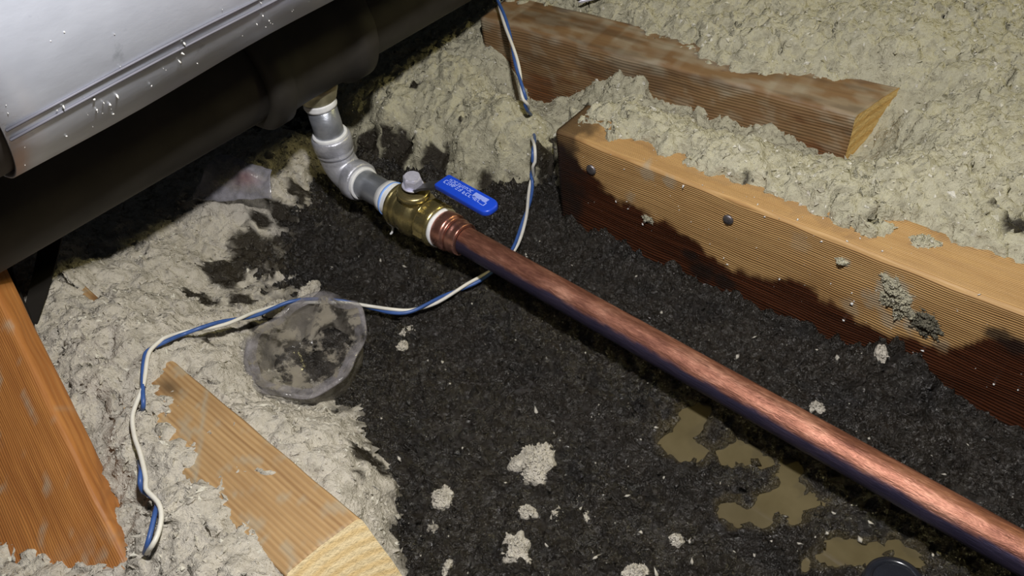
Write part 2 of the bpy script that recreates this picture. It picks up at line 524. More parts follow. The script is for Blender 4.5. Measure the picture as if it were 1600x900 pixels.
ctrl_up = [
    # edge against the mud and the void under the pipe
    (565, 205, .012), (600, 238, .0035), (640, 236, .0035), (690, 250, .004), (715, 272, .004), (745, 284, .004), (770, 270, .006), (800, 268, .006), (838, 286, .003), (858, 262, .006), (872, 246, .010), (820, 262, .010),
    (550, 150, .034), (600, 170, .040), (650, 200, .034), (720, 220, .030), (780, 220, .036), (840, 220, .034), (866, 205, .045),
    (620, 110, .044), (660, 60, .046), (720, 30, .050), (760, 60, .058), (700, 120, .050), (790, 150, .056), (560, 90, .03), (640, 0, .04), (700, -60, .05),
    # against the far joist piece
    (745, 62, .062), (775, 75, .060),
    as_ctrl(on_j2(830, 158)), as_ctrl(on_j2(858, 164)), as_ctrl(on_j2(890, 152)), as_ctrl(on_j2(925, 132)), as_ctrl(on_j2(965, 114)), as_ctrl(on_j2(1006, 116)), as_ctrl(on_j2(1018, 152)),
    as_ctrl(on_j2(1062, 166)), as_ctrl(on_j2(1110, 188)), as_ctrl(on_j2(1165, 208)), as_ctrl(on_j2(1215, 206)), as_ctrl(on_j2(1262, 230)), as_ctrl(on_j2(1330, 250)),
    (900, 30, .072), (980, 65, .072), (1070, 110, .074), (850, 20, .074), (1260, 150, .074), (1320, 150, .074), (800, 20, .078),
    (800, -8, .088), (850, 2, .0875), (920, 14, .0875), (990, 36, .0875), (1070, 60, .088), (1104, 72, .089), (1106, 92, .088), (1150, 104, .0885), (1185, 110, .0875), (1210, 112, .0865), (1320, 122, .087), (1372, 118, .088),
    (1130, 60, .094), (1150, 82, .092), (1395, 150, .080), (1392, 205, .056), (1345, 262, .044), (1365, 245, .048), (1410, 180, .082), (1400, 240, .07),
    # between the joists and over the back of the long joist (top at 0.084)
    (905, 192, .086), (950, 216, .0865), (1000, 240, .0865), (1050, 240, .0865), (1072, 240, .0865), (1105, 268, .0865), (1150, 280, .0865), (1200, 296, .0865), (1250, 312, .0865), (1300, 346, .0862), (1355, 368, .0862), (1400, 350, .0862), (1440, 336, .0865), (1500, 372, .0865), (1560, 392, .0865), (1600, 405, .0865),
    (930, 220, .074), (1000, 262, .074), (1100, 300, .074), (1200, 335, .074), (1300, 380, .074), (1400, 400, .074), (1500, 420, .074), (1600, 450, .074), (1420, 365, .080),
    (880, 215, .060), (900, 180, .082), (960, 180, .090), (1040, 200, .094), (1100, 235, .095), (1180, 250, .095), (1260, 290, .096), (1340, 310, .096), (1440, 300, .098), (1530, 340, .097), (1590, 350, .086), (1600, 360, .088),
    (890, 170, .072), (1300, 260, .085), (1230, 270, .088),
    # the deep bed beyond
    (1100, 10, .100), (1250, 60, .104), (1400, 80, .106), (1550, 60, .108), (1500, 200, .104), (1450, 250, .098), (1600, 250, .104), (1300, 0, .106), (1000, 0, .096), (900, -20, .094),
    (1700, 100, .11), (1750, 350, .10), (1500, -120, .11), (1100, -120, .10), (800, -120, .09), (1750, 450, .092),
    # well under the mud
    (700, 330, -.02), (800, 340, -.02), (880, 330, -.02), (868, 292, -.012), (876, 270, -.004), (890, 300, -.02), (950, 420, -.03), (1100, 500, -.03), (1300, 600, -.03), (1500, 650, -.03), (650, 290, -.012), (760, 320, -.012), (840, 320, -.012), (570, 260, -.010), (600, 280, -.012), (520, 200, .0), (500, 300, -.03), (700, 285, -.008),
]
h_left, _h_up = RBF(ctrl_left), RBF(ctrl_up)


def h_up(X, Y):
    # the long joist walls this bed off from the soaked side
    h = _h_up(X, Y)
    h = np.where(X > -.314, h, h - .05 * sstep(-.365, -.335, X) * (1 - sstep(.384, .402, Y)))
    return np.where((Y < J1_Y0 + .006) & (X > -.314), np.minimum(h, -.03), h)

# silty pools: centres and radii in photograph pixels, turned into spots on the ground
POOLS = {
    0: [(1056, 688, 24), (1080, 660, 24), (1098, 640, 17), (1085, 705, 20), (1070, 640, 12), (1135, 708, 17), (1168, 706, 19), (1150, 690, 12), (1192, 716, 11)],
    1: [(1238, 728, 17), (1236, 752, 20), (1226, 775, 24), (1186, 797, 22), (1150, 797, 22), (1268, 780, 15), (1245, 800, 14), (1205, 785, 18), (1290, 786, 8)],
    2: [(1312, 856, 22), (1345, 862, 20), (1285, 868, 13), (1375, 858, 15), (1425, 866, 18), (1400, 850, 12), (1262, 882, 9)],
}
ISLANDS = [(1122, 676, 20), (1166, 777, 13)]


def spots(lst, z=0.):
    return [(p[0], p[1], r * depth(p) / F * 1.12) for p, r in ((at(x, y, z), r) for x, y, r in lst)]


def field(X, Y, lst):
    f = np.full(np.shape(X), -1.)
    for a, b, r in lst:
        f = np.maximum(f, 1 - np.hypot(X - a, Y - b) / r)
    return f


_pool_sp = {k: spots(v) for k, v in POOLS.items()}
_isl_sp = spots(ISLANDS)


def pool_mask(X, Y, keys=(0, 1, 2), grow=0.):
    wx = X + .004 * perlin(X * 110, Y * 110); wy = Y + .004 * perlin(X * 110 + 40, Y * 110)
    f = np.full(np.shape(X), -1.)
    for k in keys: f = np.maximum(f, field(wx, wy, _pool_sp[k]))
    f = np.minimum(f, -field(wx, wy, _isl_sp) + .0)
    return sstep(-.08 - grow, .30 - grow, f)


HEAPS = [(1372, 560, 34, .012), (1398, 552, 30, .012), (1430, 572, 34, .010), (1345, 566, 26, .007), (1270, 492, 14, .016), (1460, 585, 26, .014), (1560, 590, 36, .010), (1130, 655, 24, .006), (960, 350, 22, .010), (905, 320, 16, .012), (1060, 430, 30, .006), (1120, 675, 20, .008), (1330, 640, 60, .004), (1170, 590, 60, .003), (1395, 858, 1, .0)]
_heap_sp = [(*spots([(a, b, r)], h * .6)[0], h) for a, b, r, h in HEAPS]


def mud_h(X, Y):
    h = .0034 * fbm(X * 45, Y * 45, 3, .5, 5.) + .0052 * billow(X * 80, Y * 80, 3, 3.) + .0024 * billow(X * 210, Y * 210, 2, 8.)
    for a, b, r, hh in _heap_sp:
        h = h + hh * np.exp(-((X - a) ** 2 + (Y - b) ** 2) / (r * r)) * (1 + .25 * perlin(X * 110 + 7, Y * 110))
    h = np.maximum(h, -.0026 + .0006 * perlin(X * 200, Y * 200))
    pm = pool_mask(X, Y)
    return h * (1 - pm) - .0085 * pm


def ground(X, Y):
    return np.maximum(np.maximum(h_left(X, Y), h_up(X, Y)), 0.)


def on_ground(px, py, lift=0.):
    z = 0.
    for _ in range(14):
        p = at(px, py, z); z = .5 * z + .5 * (float(ground(np.array([p[0]]), np.array([p[1]]))[0]) + lift)
    return at(px, py, z)


def damp_field(X, Y, lst):
    d = np.zeros(np.shape(X))
    for a, b, r, s in lst:
        d = np.maximum(d, s * np.exp(-((X - a) ** 2 + (Y - b) ** 2) / (r * r)))
    return d


def wet_spots(lst):
    out = []
    for x, y, r, s in lst:
        p = on_ground(x, y); out.append((p[0], p[1], r * depth(p) / F * 1.15, s))
    return out


def grid(x0, x1, y0, y1, st):
    xs = np.arange(x0, x1, st); ys = np.arange(y0, y1, st)
    X, Y = np.meshgrid(xs, ys, indexing='ij'); n, m = X.shape
    i = np.arange(n * m).reshape(n, m)
    Q = np.stack([i[:-1, :-1], i[1:, :-1], i[1:, 1:], i[:-1, 1:]], -1).reshape(-1, 4)
    return X.ravel(), Y.ravel(), Q


def crumbs(P, Nn, size, rng, flat=.6):
    """Irregular eight-faced bits at points P: returns vertices and triangles."""
    n = len(P)
    base = np.array([[1, 0, 0], [-1, 0, 0], [0, 1, 0], [0, -1, 0], [0, 0, 1], [0, 0, -1.]])
    tri = np.array([[0, 2, 4], [2, 1, 4], [1, 3, 4], [3, 0, 4], [2, 0, 5], [1, 2, 5], [3, 1, 5], [0, 3, 5]])
    sc = size[:, None] * (rng.rand(n, 3) * .9 + .45) * np.array([1.25, .75, flat])
    V = base[None] * sc[:, None] * (1 + .5 * (rng.rand(n, 6, 1) - .5))
    q = rng.randn(n, 4); q /= np.linalg.norm(q, axis=1)[:, None]
    w, x, y, z = q.T
    Rm = np.stack([1 - 2 * (y * y + z * z), 2 * (x * y - z * w), 2 * (x * z + y * w), 2 * (x * y + z * w), 1 - 2 * (x * x + z * z), 2 * (y * z - x * w),
                   2 * (x * z - y * w), 2 * (y * z + x * w), 1 - 2 * (x * x + y * y)], -1).reshape(n, 3, 3)
    V = np.einsum('nij,nkj->nki', Rm, V) + P[:, None]
    T = tri[None] + (np.arange(n) * 6)[:, None, None]
    return V.reshape(-1, 3), T.reshape(-1, 3)


def insulation(name, hf, box, st, mat, label, seed, wet, ncrumb, crack):
    X, Y, Q = grid(*box, st)
    rng = np.random.RandomState(seed)
    wx = X + .003 * perlin(X * 90, Y * 90 + seed); wy = Y + .003 * perlin(X * 90 + 33, Y * 90)
    H0 = hf(X, Y)
    amp = .65 + .35 * sstep(-.002, .02, H0)
    H = H0 + amp * (.0040 * billow(wx * 40, wy * 40, 2, seed) + .0023 * billow(wx * 105, wy * 105, 2, seed + 5) + .0026 * fbm(wx * 24, wy * 24, 2, .5, seed) + .0021 * fbm(wx * 170, wy * 170, 3, .6))
    # ragged rim where the bed thins out over the soaked patch
    H += (1 - sstep(.0, .016, np.abs(H0 - .002))) * .0042 * fbm(wx * 75, wy * 75, 3, .6, seed + 9)
    if crack:
        c = np.abs(perlin(wx * 26 + seed, wy * 26)) + .05 * np.abs(perlin(wx * 150, wy * 150))
        H -= .022 * (1 - sstep(.0, .060, c)) * sstep(-.05, .30, perlin(wx * 15 + 5, wy * 15 + seed)) * sstep(.03, .06, H0)
        c2 = np.abs(perlin(wx * 55 + seed, wy * 55 + 4)) + .08 * np.abs(perlin(wx * 190, wy * 190))
        H -= .006 * (1 - sstep(.0, .07, c2)) * sstep(.0, .4, perlin(wx * 24 + 9, wy * 24 + seed + 3)) * sstep(.02, .05, H0)
        # pits
        H -= .008 * sstep(.62, .80, perlin(wx * 60 + 3, wy * 60 + 8)) * sstep(.03, .06, H0)
    d = damp_field(X, Y, wet)
    nz = fbm(wx * 60, wy * 60, 4, .6, seed + 2) * .5
    damp = sstep(.42, .62, d + nz * .55 * (d > .02))
    rim = (1 - sstep(.000, .010, H - np.maximum(mud_h(X, Y), 0))) * .75           # soaked where it meets the mud
    damp = np.maximum(damp, rim * sstep(-.15, .25, nz + .1))
    keep_v = H > -.010
    kq = keep_v[Q].any(1)
    Q = Q[kq]
    used = np.zeros(len(X), bool); used[Q.ravel()] = True
    remap = -np.ones(len(X), int); remap[used] = np.arange(used.sum())
    V = np.stack([X, Y, H], -1)[used]; Q = remap[Q]; damp = damp[used]
    # lateral fluff so that lumps bulge
    zz = V[:, 2] * 90
    V[:, 0] += .0034 * perlin(V[:, 0] * 95 + zz, V[:, 1] * 95 + 7 - zz); V[:, 1] += .0034 * perlin(V[:, 0] * 95 + 50 - zz, V[:, 1] * 95 + zz)
    V[:, 0] += .0010 * perlin(V[:, 0] * 240, V[:, 2] * 240 + 7); V[:, 1] += .0010 * perlin(V[:, 0] * 240 + 50, V[:, 2] * 240)
    fl = sstep(.55, .8, fbm(V[:, 0] * 420, V[:, 1] * 420, 1)) * .5
    ar = np.linalg.norm(np.cross(V[Q[:, 2]] - V[Q[:, 0]], V[Q[:, 3]] - V[Q[:, 1]]), axis=1) * (V[Q[:, 0], 2] > -.002)
    pq = Q[rng.choice(len(Q), ncrumb, p=ar / ar.sum())]; pick = pq[:, 0]
    ta, tb_ = rng.rand(ncrumb, 1), rng.rand(ncrumb, 1)
    P = (V[pq[:, 0]] * (1 - ta) + V[pq[:, 1]] * ta) * (1 - tb_) + (V[pq[:, 3]] * (1 - ta) + V[pq[:, 2]] * ta) * tb_
    sz = .0006 + .0021 * rng.rand(ncrumb) ** 2.4
    CV, CT = crumbs(P, None, sz, rng)
    cf = np.repeat(np.where(rng.rand(ncrumb) < .15, 1.0, rng.rand(ncrumb) * .30), 6)
    cd = np.repeat(damp[pick] * .9, 6)
    me = raw_mesh(name, np.vstack([V, CV]), Q, CT + len(V), dict(damp=np.concatenate([damp, cd]), fleck=np.concatenate([fl, cf])))
    o = link('loose_insulation', me, mat)
    sh = np.ones(len(me.polygons), bool); sh[len(Q):] = False
    me.polygons.foreach_set('use_smooth', sh)
    tag(o, label, 'insulation', None, 'stuff')
    return o


# ------------------------------------------------------------------ setting
def box_mesh(name, a, b):
    (x0, y0, z0), (x1, y1, z1) = a, b
    V = [(x, y, z) for z in (z0, z1) for y in (y0, y1) for x in (x0, x1)]
    return pymesh(name, V, [(0, 2, 3, 1), (4, 5, 7, 6), (0, 1, 5, 4), (2, 6, 7, 3), (0, 4, 6, 2), (1, 3, 7, 5)])


floor = link('floor', box_mesh('floor', (-1.9, -.6, -.06), (.7, 1.8, -.045)), M_BOARD, smooth=False)
floor['kind'] = 'structure'
floor['label'] = 'plasterboard ceiling panel under the insulation'

# soaked cellulose
X, Y, Q = grid(-.72, .34, -.26, .46, .0018)
Hm = mud_h(X, Y)
wet_edge = damp_field(X, Y, wet_spots([(420, 400, 60, .9), (470, 350, 35, .8), (350, 440, 30, .9), (440, 320, 26, .9), (570, 300, 16, .6), (590, 720, 16, .8), (840, 330, 22, .6)]))
mnz = fbm(X * 70, Y * 70, 4, .6, 3.)
pale = sstep(.50, .72, wet_edge * .55 + mnz * .45) * (wet_edge > .08)
silt = pool_mask(X, Y, grow=.45) * .8
keep = np.ones(len(X), bool)
rng_m = np.random.RandomState(31); nm = 26000
pk_ = rng_m.choice(np.where((Hm > -.003) & (Y < J1_Y0 + .004))[0], nm)
Pm = np.stack([X[pk_] + (rng_m.rand(nm) - .5) * .0018, Y[pk_] + (rng_m.rand(nm) - .5) * .0018, Hm[pk_] - .0002], -1)
CV, CT = crumbs(Pm, None, .0006 + .0024 * rng_m.rand(nm) ** 2.2, rng_m, .7)
me = raw_mesh('mud', np.vstack([np.stack([X, Y, Hm], -1), CV]), Q, CT + len(X), dict(damp=np.concatenate([pale * .8, np.repeat(pale[pk_] * .8, 6)]), silt=np.concatenate([silt, np.repeat(silt[pk_], 6)])))
mud = link('soaked_insulation', me, M_MUD)
tag(mud, 'black glistening water-soaked insulation spread under the copper pipe', 'wet insulation', None, 'stuff')

WET_L = wet_spots([(400, 395, 46, 1.), (450, 400, 60, 1.), (440, 330, 28, .9), (350, 430, 34, .95), (330, 470, 22, .85), (300, 455, 16, .8), (375, 470, 26, .9), (410, 350, 20, .8), (380, 375, 24, .85), (470, 300, 24, .8), (545, 560, 50, .8),
                   (575, 715, 26, .85), (598, 740, 14, .7), (560, 745, 12, .6), (520, 640, 14, .5), (300, 600, 1, .0), (430, 490, 24, .8), (480, 480, 26, .9), (390, 545, 12, .8), (320, 530, 10, .7), (395, 510, 10, .7)])
WET_U = wet_spots([(620, 245, 34, .9), (690, 262, 26, .85), (575, 235, 26, .9), (760, 285, 24, .7), (850, 262, 26, .75), (872, 220, 16, .8), (1592, 355, 26, 1.15), (1555, 320, 14, .7), (1170, 268, 16, .62), (1200, 275, 8, .6),
                   (650, 128, 10, 1.), (720, 190, 5, .9), (1015, 170, 8, .5), (905, 185, 22, .8), (930, 175, 16, .6), (835, 215, 10, .6), (1000, 200, 6, .5)])
insulation('insulation_left', h_left, (-.86, -.02, -.27, .37), .0019, M_INS,
           'pale grey loose-fill insulation bed at lower left around the cut-off joist', 3, WET_L, 34000, True)
insulation('insulation_up', h_up, (-.95, .26, .27, 1.04), .0017, M_INSB,
           'greenish grey loose-fill insulation bed beyond and between the two upper joists', 8, WET_U, 60000, True)

# silty pools
for k, lab in ((0, 'brown silty puddle beside the copper pipe, nearest the blue valve handle'), (1, 'middle silty puddle, narrow and branching, below the copper pipe'),
               (2, 'shallow silty puddle around the black plastic canister')):
    sp = np.array(_pool_sp[k]); c = sp[:, :2].mean(0); n = 44
    ring = []
    for i in range(n):
        t = 2 * math.pi * i / n; d = np.array([math.cos(t), math.sin(t)])
        r = max(float((q[:2] - c) @ d + math.sqrt(max(q[2] ** 2 - ((q[:2] - c) @ np.array([-d[1], d[0]])) ** 2, 0))) if abs((q[:2] - c) @ np.array([-d[1], d[0]])) < q[2] else .008 for q in sp)
        ring.append(c + d * (r * 1.05 + .002))
    V = [(*p, -.0034) for p in ring] + [(*c, -.0034)]
    o = link('silty_puddle', pymesh('puddle', V, [(i, (i + 1) % n, n) for i in range(n)]), M_WATER, smooth=False)
    tag(o, lab, 'puddle')


# ------------------------------------------------------------------ lumber
def lumber(name, length, w, h, mats, axes, origin, attrs_fn=None, st=.003, rnd=.0025, wob=.0006, seed=0, parent=None, cap0=None):
    """A sawn timber: local x along the grain, y across (0..w), z up (-h..0); axes = world directions of those; marks from attrs_fn(x, y, z)."""
    pts = []

    def side(a, b):
        L = math.hypot(b[0] - a[0], b[1] - a[1]); n = max(2, int(L / st))
        for i in range(n): pts.append((a[0] + (b[0] - a[0]) * i / n, a[1] + (b[1] - a[1]) * i / n))

    def arc(cy, cz, a0):
        for i in range(4):
            t = a0 + math.pi / 2 * i / 4; pts.append((cy + rnd * math.cos(t), cz + rnd * math.sin(t)))
    side((rnd, -h), (w - rnd, -h)); arc(w - rnd, -h + rnd, -math.pi / 2); side((w, -h + rnd), (w, -rnd)); arc(w - rnd, -rnd, 0)
    side((w - rnd, 0), (rnd, 0)); arc(rnd, -rnd, math.pi / 2); side((0, -rnd), (0, -h + rnd)); arc(rnd, -h + rnd, math.pi)
    pts = np.array(pts); m = len(pts); nx = max(3, int(length / st)); xs = np.linspace(0, length, nx)
    V = np.zeros((nx, m, 3)); V[:, :, 0] = xs[:, None]; V[:, :, 1:] = pts[None]
    V[:, :, 1] += wob * perlin(V[:, :, 0] * 30 + seed, V[:, :, 2] * 40 + 3); V[:, :, 2] += wob * perlin(V[:, :, 0] * 30 + seed + 9, V[:, :, 1] * 40)
    if cap0: V = cap0(V)
    V = V.reshape(-1, 3)
    i = np.arange(nx * m).reshape(nx, m); j = np.roll(i, -1, 1)
    Q = np.stack([i[:-1], j[:-1], j[1:], i[1:]], -1).reshape(-1, 4)
    c0, c1 = len(V), len(V) + 1
    V = np.vstack([V, V.reshape(-1, 3)[i[0]].mean(0), V[i[-1]].mean(0)])
    T = np.vstack([np.stack([j[0], i[0], np.full(m, c0)], -1), np.stack([i[-1], j[-1], np.full(m, c1)], -1)])
    at_ = attrs_fn(V[:, 0], V[:, 1], V[:, 2]) if attrs_fn else {}
    for k in ('stain', 'black', 'dust'):
        at_.setdefault(k, np.zeros(len(V)))
    me = raw_mesh(name, V, Q, T, at_)
    o = link(name, me, mats, parent)
    mi = np.zeros(len(me.polygons), np.int32); mi[len(Q):] = 1; me.polygons.foreach_set('material_index', mi)
    sm = np.ones(len(me.polygons), bool); sm[len(Q):] = False; me.polygons.foreach_set('use_smooth', sm)
    ax, ay, az = [np.asarray(a, float) / np.linalg.norm(a) for a in axes]
    o.matrix_world = Matrix(((ax[0], ay[0], az[0], origin[0]), (ax[1], ay[1], az[1], origin[1]), (ax[2], ay[2], az[2], origin[2]), (0, 0, 0, 1)))
    return o


W1 = m_wood('fir_joist', ((.54, .345, .145), (.44, .26, .10), (.29, .15, .052)), ring=6400, centre=(0, -.20, .16), streak=.25, rough=.55, stain_col=(.038, .012, .005), warp=.004)
W1E = m_endgrain('wet_endgrain', (.020, .013, .010), (.012, .009, .007))
W2 = m_wood('weathered_joist', ((.30, .20, .10), (.22, .135, .062), (.18, .10, .047)), ring=2600, centre=(0, -.01, .10), streak=.85, rough=.55, stain_col=(.085, .030, .010))
W2E = m_endgrain('orange_endgrain', (.72, .50, .20), (.62, .38, .12), (0, -.03, .12))
W3 = m_wood('cut_joist_wood', ((.50, .335, .165), (.42, .265, .122), (.25, .14, .06)), ring=2300, centre=(0, -.12, .03), streak=.35, rough=.6, warp=.003, stain_col=(.16, .075, .03))
W3E = m_endgrain('fresh_endgrain', (.86, .70, .42), (.78, .58, .29), (0, -.02, .07), 900)
W4 = m_wood('orange_brace_wood', ((.56, .27, .085), (.47, .20, .052), (.27, .095, .024)), ring=5200, centre=(0, -.12, .03), streak=.75, rough=.5, grain_depth=.0002)

# the long joist: wet lower half, black end
J1_X0 = -.3175
stain_line = [(-.33, .078), (-.306, .072), (-.295, .060), (-.2715, .0465), (-.2268, .0400), (-.2028, .0365), (-.185, .030), (-.1635, .0225), (-.14, .032), (-.1196, .0370), (-.0791, .0281), (-.0368, .0300), (-.02, .045), (-.0058, .0580), (.0064, .062), (.08, .060), (.2, .055)]
_sl = np.array(stain_line)


def j1_marks(x, y, z):
    wxx = x + J1_X0; wz = z + J1_TOP
    lim = np.interp(wxx, _sl[:, 0], _sl[:, 1]) + .006 * fbm(wxx * 60, wz * 40, 3, .6) - .4 * y
    stain = sstep(-.003, .003, lim - wz)
    blk = sstep(.0, .016, .030 - x + .010 * fbm(wxx * 80, wz * 80 + y * 70, 3)) * (.80 + .15 * fbm(wxx * 50, wz * 90, 2))
    # damp dark patch low on the face
    for px, py, r in ((1100, 425, 26), (1130, 440, 20), (1080, 400, 14), (1560, 525, 20), (1590, 540, 24)):
        p = on_y(px, py, J1_Y0); rr = r * depth(p) / F
        blk = np.maximum(blk, .85 * sstep(.3, .8, np.exp(-((wxx - p[0]) ** 2 * .6 + (wz - p[2]) ** 2) / rr ** 2) + .25 * fbm(wxx * 130, wz * 130, 2)) * (y < .02))
    dust = np.zeros_like(x)
    for px, py, r, s in ((1010, 270, 18, .5), (1045, 285, 14, .5), (1395, 455, 34, .8), (1430, 505, 26, .7), (1390, 500, 20, .5), (1320, 410, 10, .6), (1250, 380, 20, .2), (985, 310, 12, .4), (1470, 540, 16, .5), (1370, 470, 26, .5), (1330, 480, 18, .35)):
        p = on_y(px, py, J1_Y0); rr = r * depth(p) / F
        dust = np.maximum(dust, s * sstep(.35, .75, np.exp(-((wxx - p[0]) ** 2 + (wz - p[2]) ** 2 + (y * .8) ** 2) / rr ** 2) + .35 * fbm(wxx * 190, wz * 190, 3)))
    return dict(stain=stain * (1 - dust * .8), black=blk, dust=dust)


j1 = lumber('ceiling_joist', .62, J1_Y1 - J1_Y0, .118, [W1, W1E], ((1, 0, 0), (0, 1, 0), (0, 0, 1)), (J1_X0, J1_Y0, J1_TOP), j1_marks, .0022, .003, .0005, 1)
tag(j1, 'long tan joist with wet red-brown lower half and blackened end beside the mud', 'joist')


def disc_on(name, p, nrm, r, thick, mat, parent):
    return lathe(name, p, nrm, [(-.002, r * .7), (0, r), (thick * .5, r), (thick, r * .75), (thick * 1.05, r * .3)], mat, None, 18)


for (px, py, r) in ((1138, 343, .0038), (924, 265, .0042)):
    p = on_y(px, py, J1_Y0 - .0005)
    nl = disc_on('nail', p, (0, -1, 0), r, .0014, M_NAIL, j1)
    adopt(j1, nl)

# far joist piece, turned a little, cut end towards the right
_ux = (_j2b - _j2a); _ux[2] = 0; J2_L = float(np.linalg.norm(_ux)); _ux /= J2_L
_uy = np.array([-_ux[1], _ux[0], 0])


def j2_marks(x, y, z):
    st_ = np.zeros_like(x); du = np.zeros_like(x); bl = np.zeros_like(x)
    st_ = sstep(.1, .5, -z / .04 - .9 + .7 * fbm(x * 25, z * 60, 3, .6) + .4 * sstep(.24, .30, x) * sstep(.36, .3, x)) * .8
    du = .55 * sstep(.0, .5, fbm(x * 22 + 5, y * 60 + z * 40, 3, .6) + .15) * (z > -.012) + .35 * sstep(.1, .5, fbm(x * 60, z * 90 + 3, 3))
    bl = .55 * sstep(.05, .45, fbm(x * 9 + 3, z * 70 + y * 50, 4, .6)) * (z > -.03) * (x > .03)
    return dict(stain=st_, dust=du * .7, black=bl * .6)


def j2_end(V):
    # the sawn end is cut a little aslant and its lower corner is split off
    t = sstep(J2_L - .03, J2_L, V[:, :, 0])
    V[:, :, 0] += t * (V[:, :, 1] * .30 + .001)
    return V


j2 = lumber('joist_offcut', J2_L, .050, .075, [W2, W2E], (_ux, _uy, (0, 0, 1)), _j2a, j2_marks, .003, .004, .0012, 5, cap0=j2_end)
tag(j2, 'brown water-stained joist piece with yellow sawn end, uppermost of the timbers', 'joist')

# the cut-off joist low on the left
J3_X1 = -.2195; J3_X0 = -.60


def j3_marks(x, y, z):
    st_ = .8 * sstep(.2, .6, fbm(x * 30, y * 120, 3)) * sstep(.0, .03, .24 - x) * (x > .0)
    bl = .7 * np.exp(-((x - (.225)) ** 2 / .0001 + (y - .030) ** 2 / .00002))
    du = .5 * sstep(.25, .6, fbm(x * 80, y * 80, 3)) + .55 * np.exp(-((x + y * 1.2 - .298) ** 2) / .0000035)
    return dict(stain=st_, black=bl, dust=np.clip(du, 0, .8))


def j3_end(V):
    t = sstep(J3_X1 - J3_X0 - .02, J3_X1 - J3_X0, V[:, :, 0])
    V[:, :, 0] += t * ((V[:, :, 1] - .02) * .16 - V[:, :, 2] * .42)
    return V


j3 = lumber('cut_joist', J3_X1 - J3_X0, .044, .10, [W3, W3E], ((1, 0, 0), (0, 1, 0), (0, 0, 1)), (J3_X0, .0312, J3_TOP), j3_marks, .0026, .003, .0007, 9, cap0=j3_end)
tag(j3, 'cut-off joist with pale sawn end half buried in the lower left insulation', 'joist')

# the orange board leaning in from the left
b_r = at(195, 872, .046); b_t = at(0, 465, .118); b_l = at(0, 838, .046)
bx = b_t - b_r; bl_ = np.linalg.norm(bx); bx = bx / bl_
bw = b_l - b_r; bw = bw - bx * (bw @ bx); bw /= np.linalg.norm(bw)
bn = np.cross(bw, bx); bn = bn if bn[2] > 0 else -bn
by = np.cross(bn, bx)                                 # right-handed: x along, y across, z out of the face
o0 = b_r - bx * .05
BW = .115
org = o0 if by @ bw > 0 else o0 + bw * BW


def j4_marks(x, y, z):
    du = .5 * sstep(.45, .8, fbm(x * 60, y * 120, 3)) + .3 * sstep(.035, .0, x - .05) * sstep(-.1, .4, fbm(x * 90, y * 90, 2))
    return dict(dust=np.clip(du, 0, .7), black=np.zeros_like(x), stain=np.zeros_like(x))


j4 = lumber('leaning_brace', bl_ + .05 + .11, BW, .019, [W4, W3E], (bx, by, bn), org, j4_marks, .003, .003, .0006, 13)
tag(j4, 'bright orange-brown board leaning in at the left edge, foot in insulation', 'board')

# ------------------------------------------------------------------ duct and iron main
DX, DZ, DR = -.42, .312, .100
duct = root('metal_duct', (DX, .057, DZ - DR), 'large silvery sheet metal duct crossing the top left corner', 'duct')
n, ny = 96, 60
V = []; 
for k in range(ny + 1):
    y = .057 + 1.0 * k / ny
    for i in range(n):
        t = 2 * math.pi * i / n
        r = DR + .0006 * math.sin(5 * t + y * 17) + .0005 * math.sin(y * 41 + 3 * t)
        V.append((DX + r * math.cos(t), y, DZ + r * math.sin(t)))
Fs = [(k * n + i, (k + 1) * n + i, (k + 1) * n + (i + 1) % n, k * n + (i + 1) % n) for k in range(ny) for i in range(n)]
body = link('duct_shell', pymesh('duct_shell', V, Fs), M_DUCT)
sol = body.modifiers.new('thickness', 'SOLIDIFY'); sol.thickness = .0012; sol.offset = -1
adopt(duct, body)
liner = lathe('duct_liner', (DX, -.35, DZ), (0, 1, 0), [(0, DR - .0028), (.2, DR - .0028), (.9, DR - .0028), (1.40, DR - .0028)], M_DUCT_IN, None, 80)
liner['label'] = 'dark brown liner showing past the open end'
adopt(duct, liner)
# two lapped seams run the length of the shell
for px0, py0 in ((22, 197), (24, 214)):
    d = ray(px0, py0); ox, oz = CAM[0] - DX, CAM[2] - DZ
    a_, b_, c_ = d[0] ** 2 + d[2] ** 2, 2 * (ox * d[0] + oz * d[2]), ox * ox + oz * oz - DR * DR
    p = CAM + d * ((-b_ - math.sqrt(b_ * b_ - 4 * a_ * c_)) / (2 * a_))
    th = math.atan2(p[2] - DZ, p[0] - DX)
    P = [(DX + (DR + .0003) * math.cos(th + .012 * math.sin(k * .55) + .01 * k / 40), .058 + .95 * k / 40, DZ + (DR + .0003) * math.sin(th + .012 * math.sin(k * .55) + .01 * k / 40)) for k in range(41)]
    s_ = sweep('seam', P, .0006, M_DUCT_SEAM, None, 6); adopt(duct, s_)
# dust along the lower edge and over the top
rg = np.random.RandomState(4); nn = 420
ang = np.where(rg.rand(nn) < .35, -.70 + .10 * rg.randn(nn), rg.uniform(-.8, .8, nn)); yy = rg.uniform(.06, .75, nn)
P = np.stack([DX + (DR + .0004) * np.cos(ang), yy, DZ + (DR + .0004) * np.sin(ang)], -1)
CV, CT = crumbs(P, None, .0003 + .0011 * rg.rand(nn) ** 4, rg, .5)
dust = link('dust_specks', raw_mesh('dust_specks', CV, None, CT), M_SPECK, smooth=False); dust['kind'] = 'stuff'; dust['label'] = 'pale dust specks'
adopt(duct, dust)

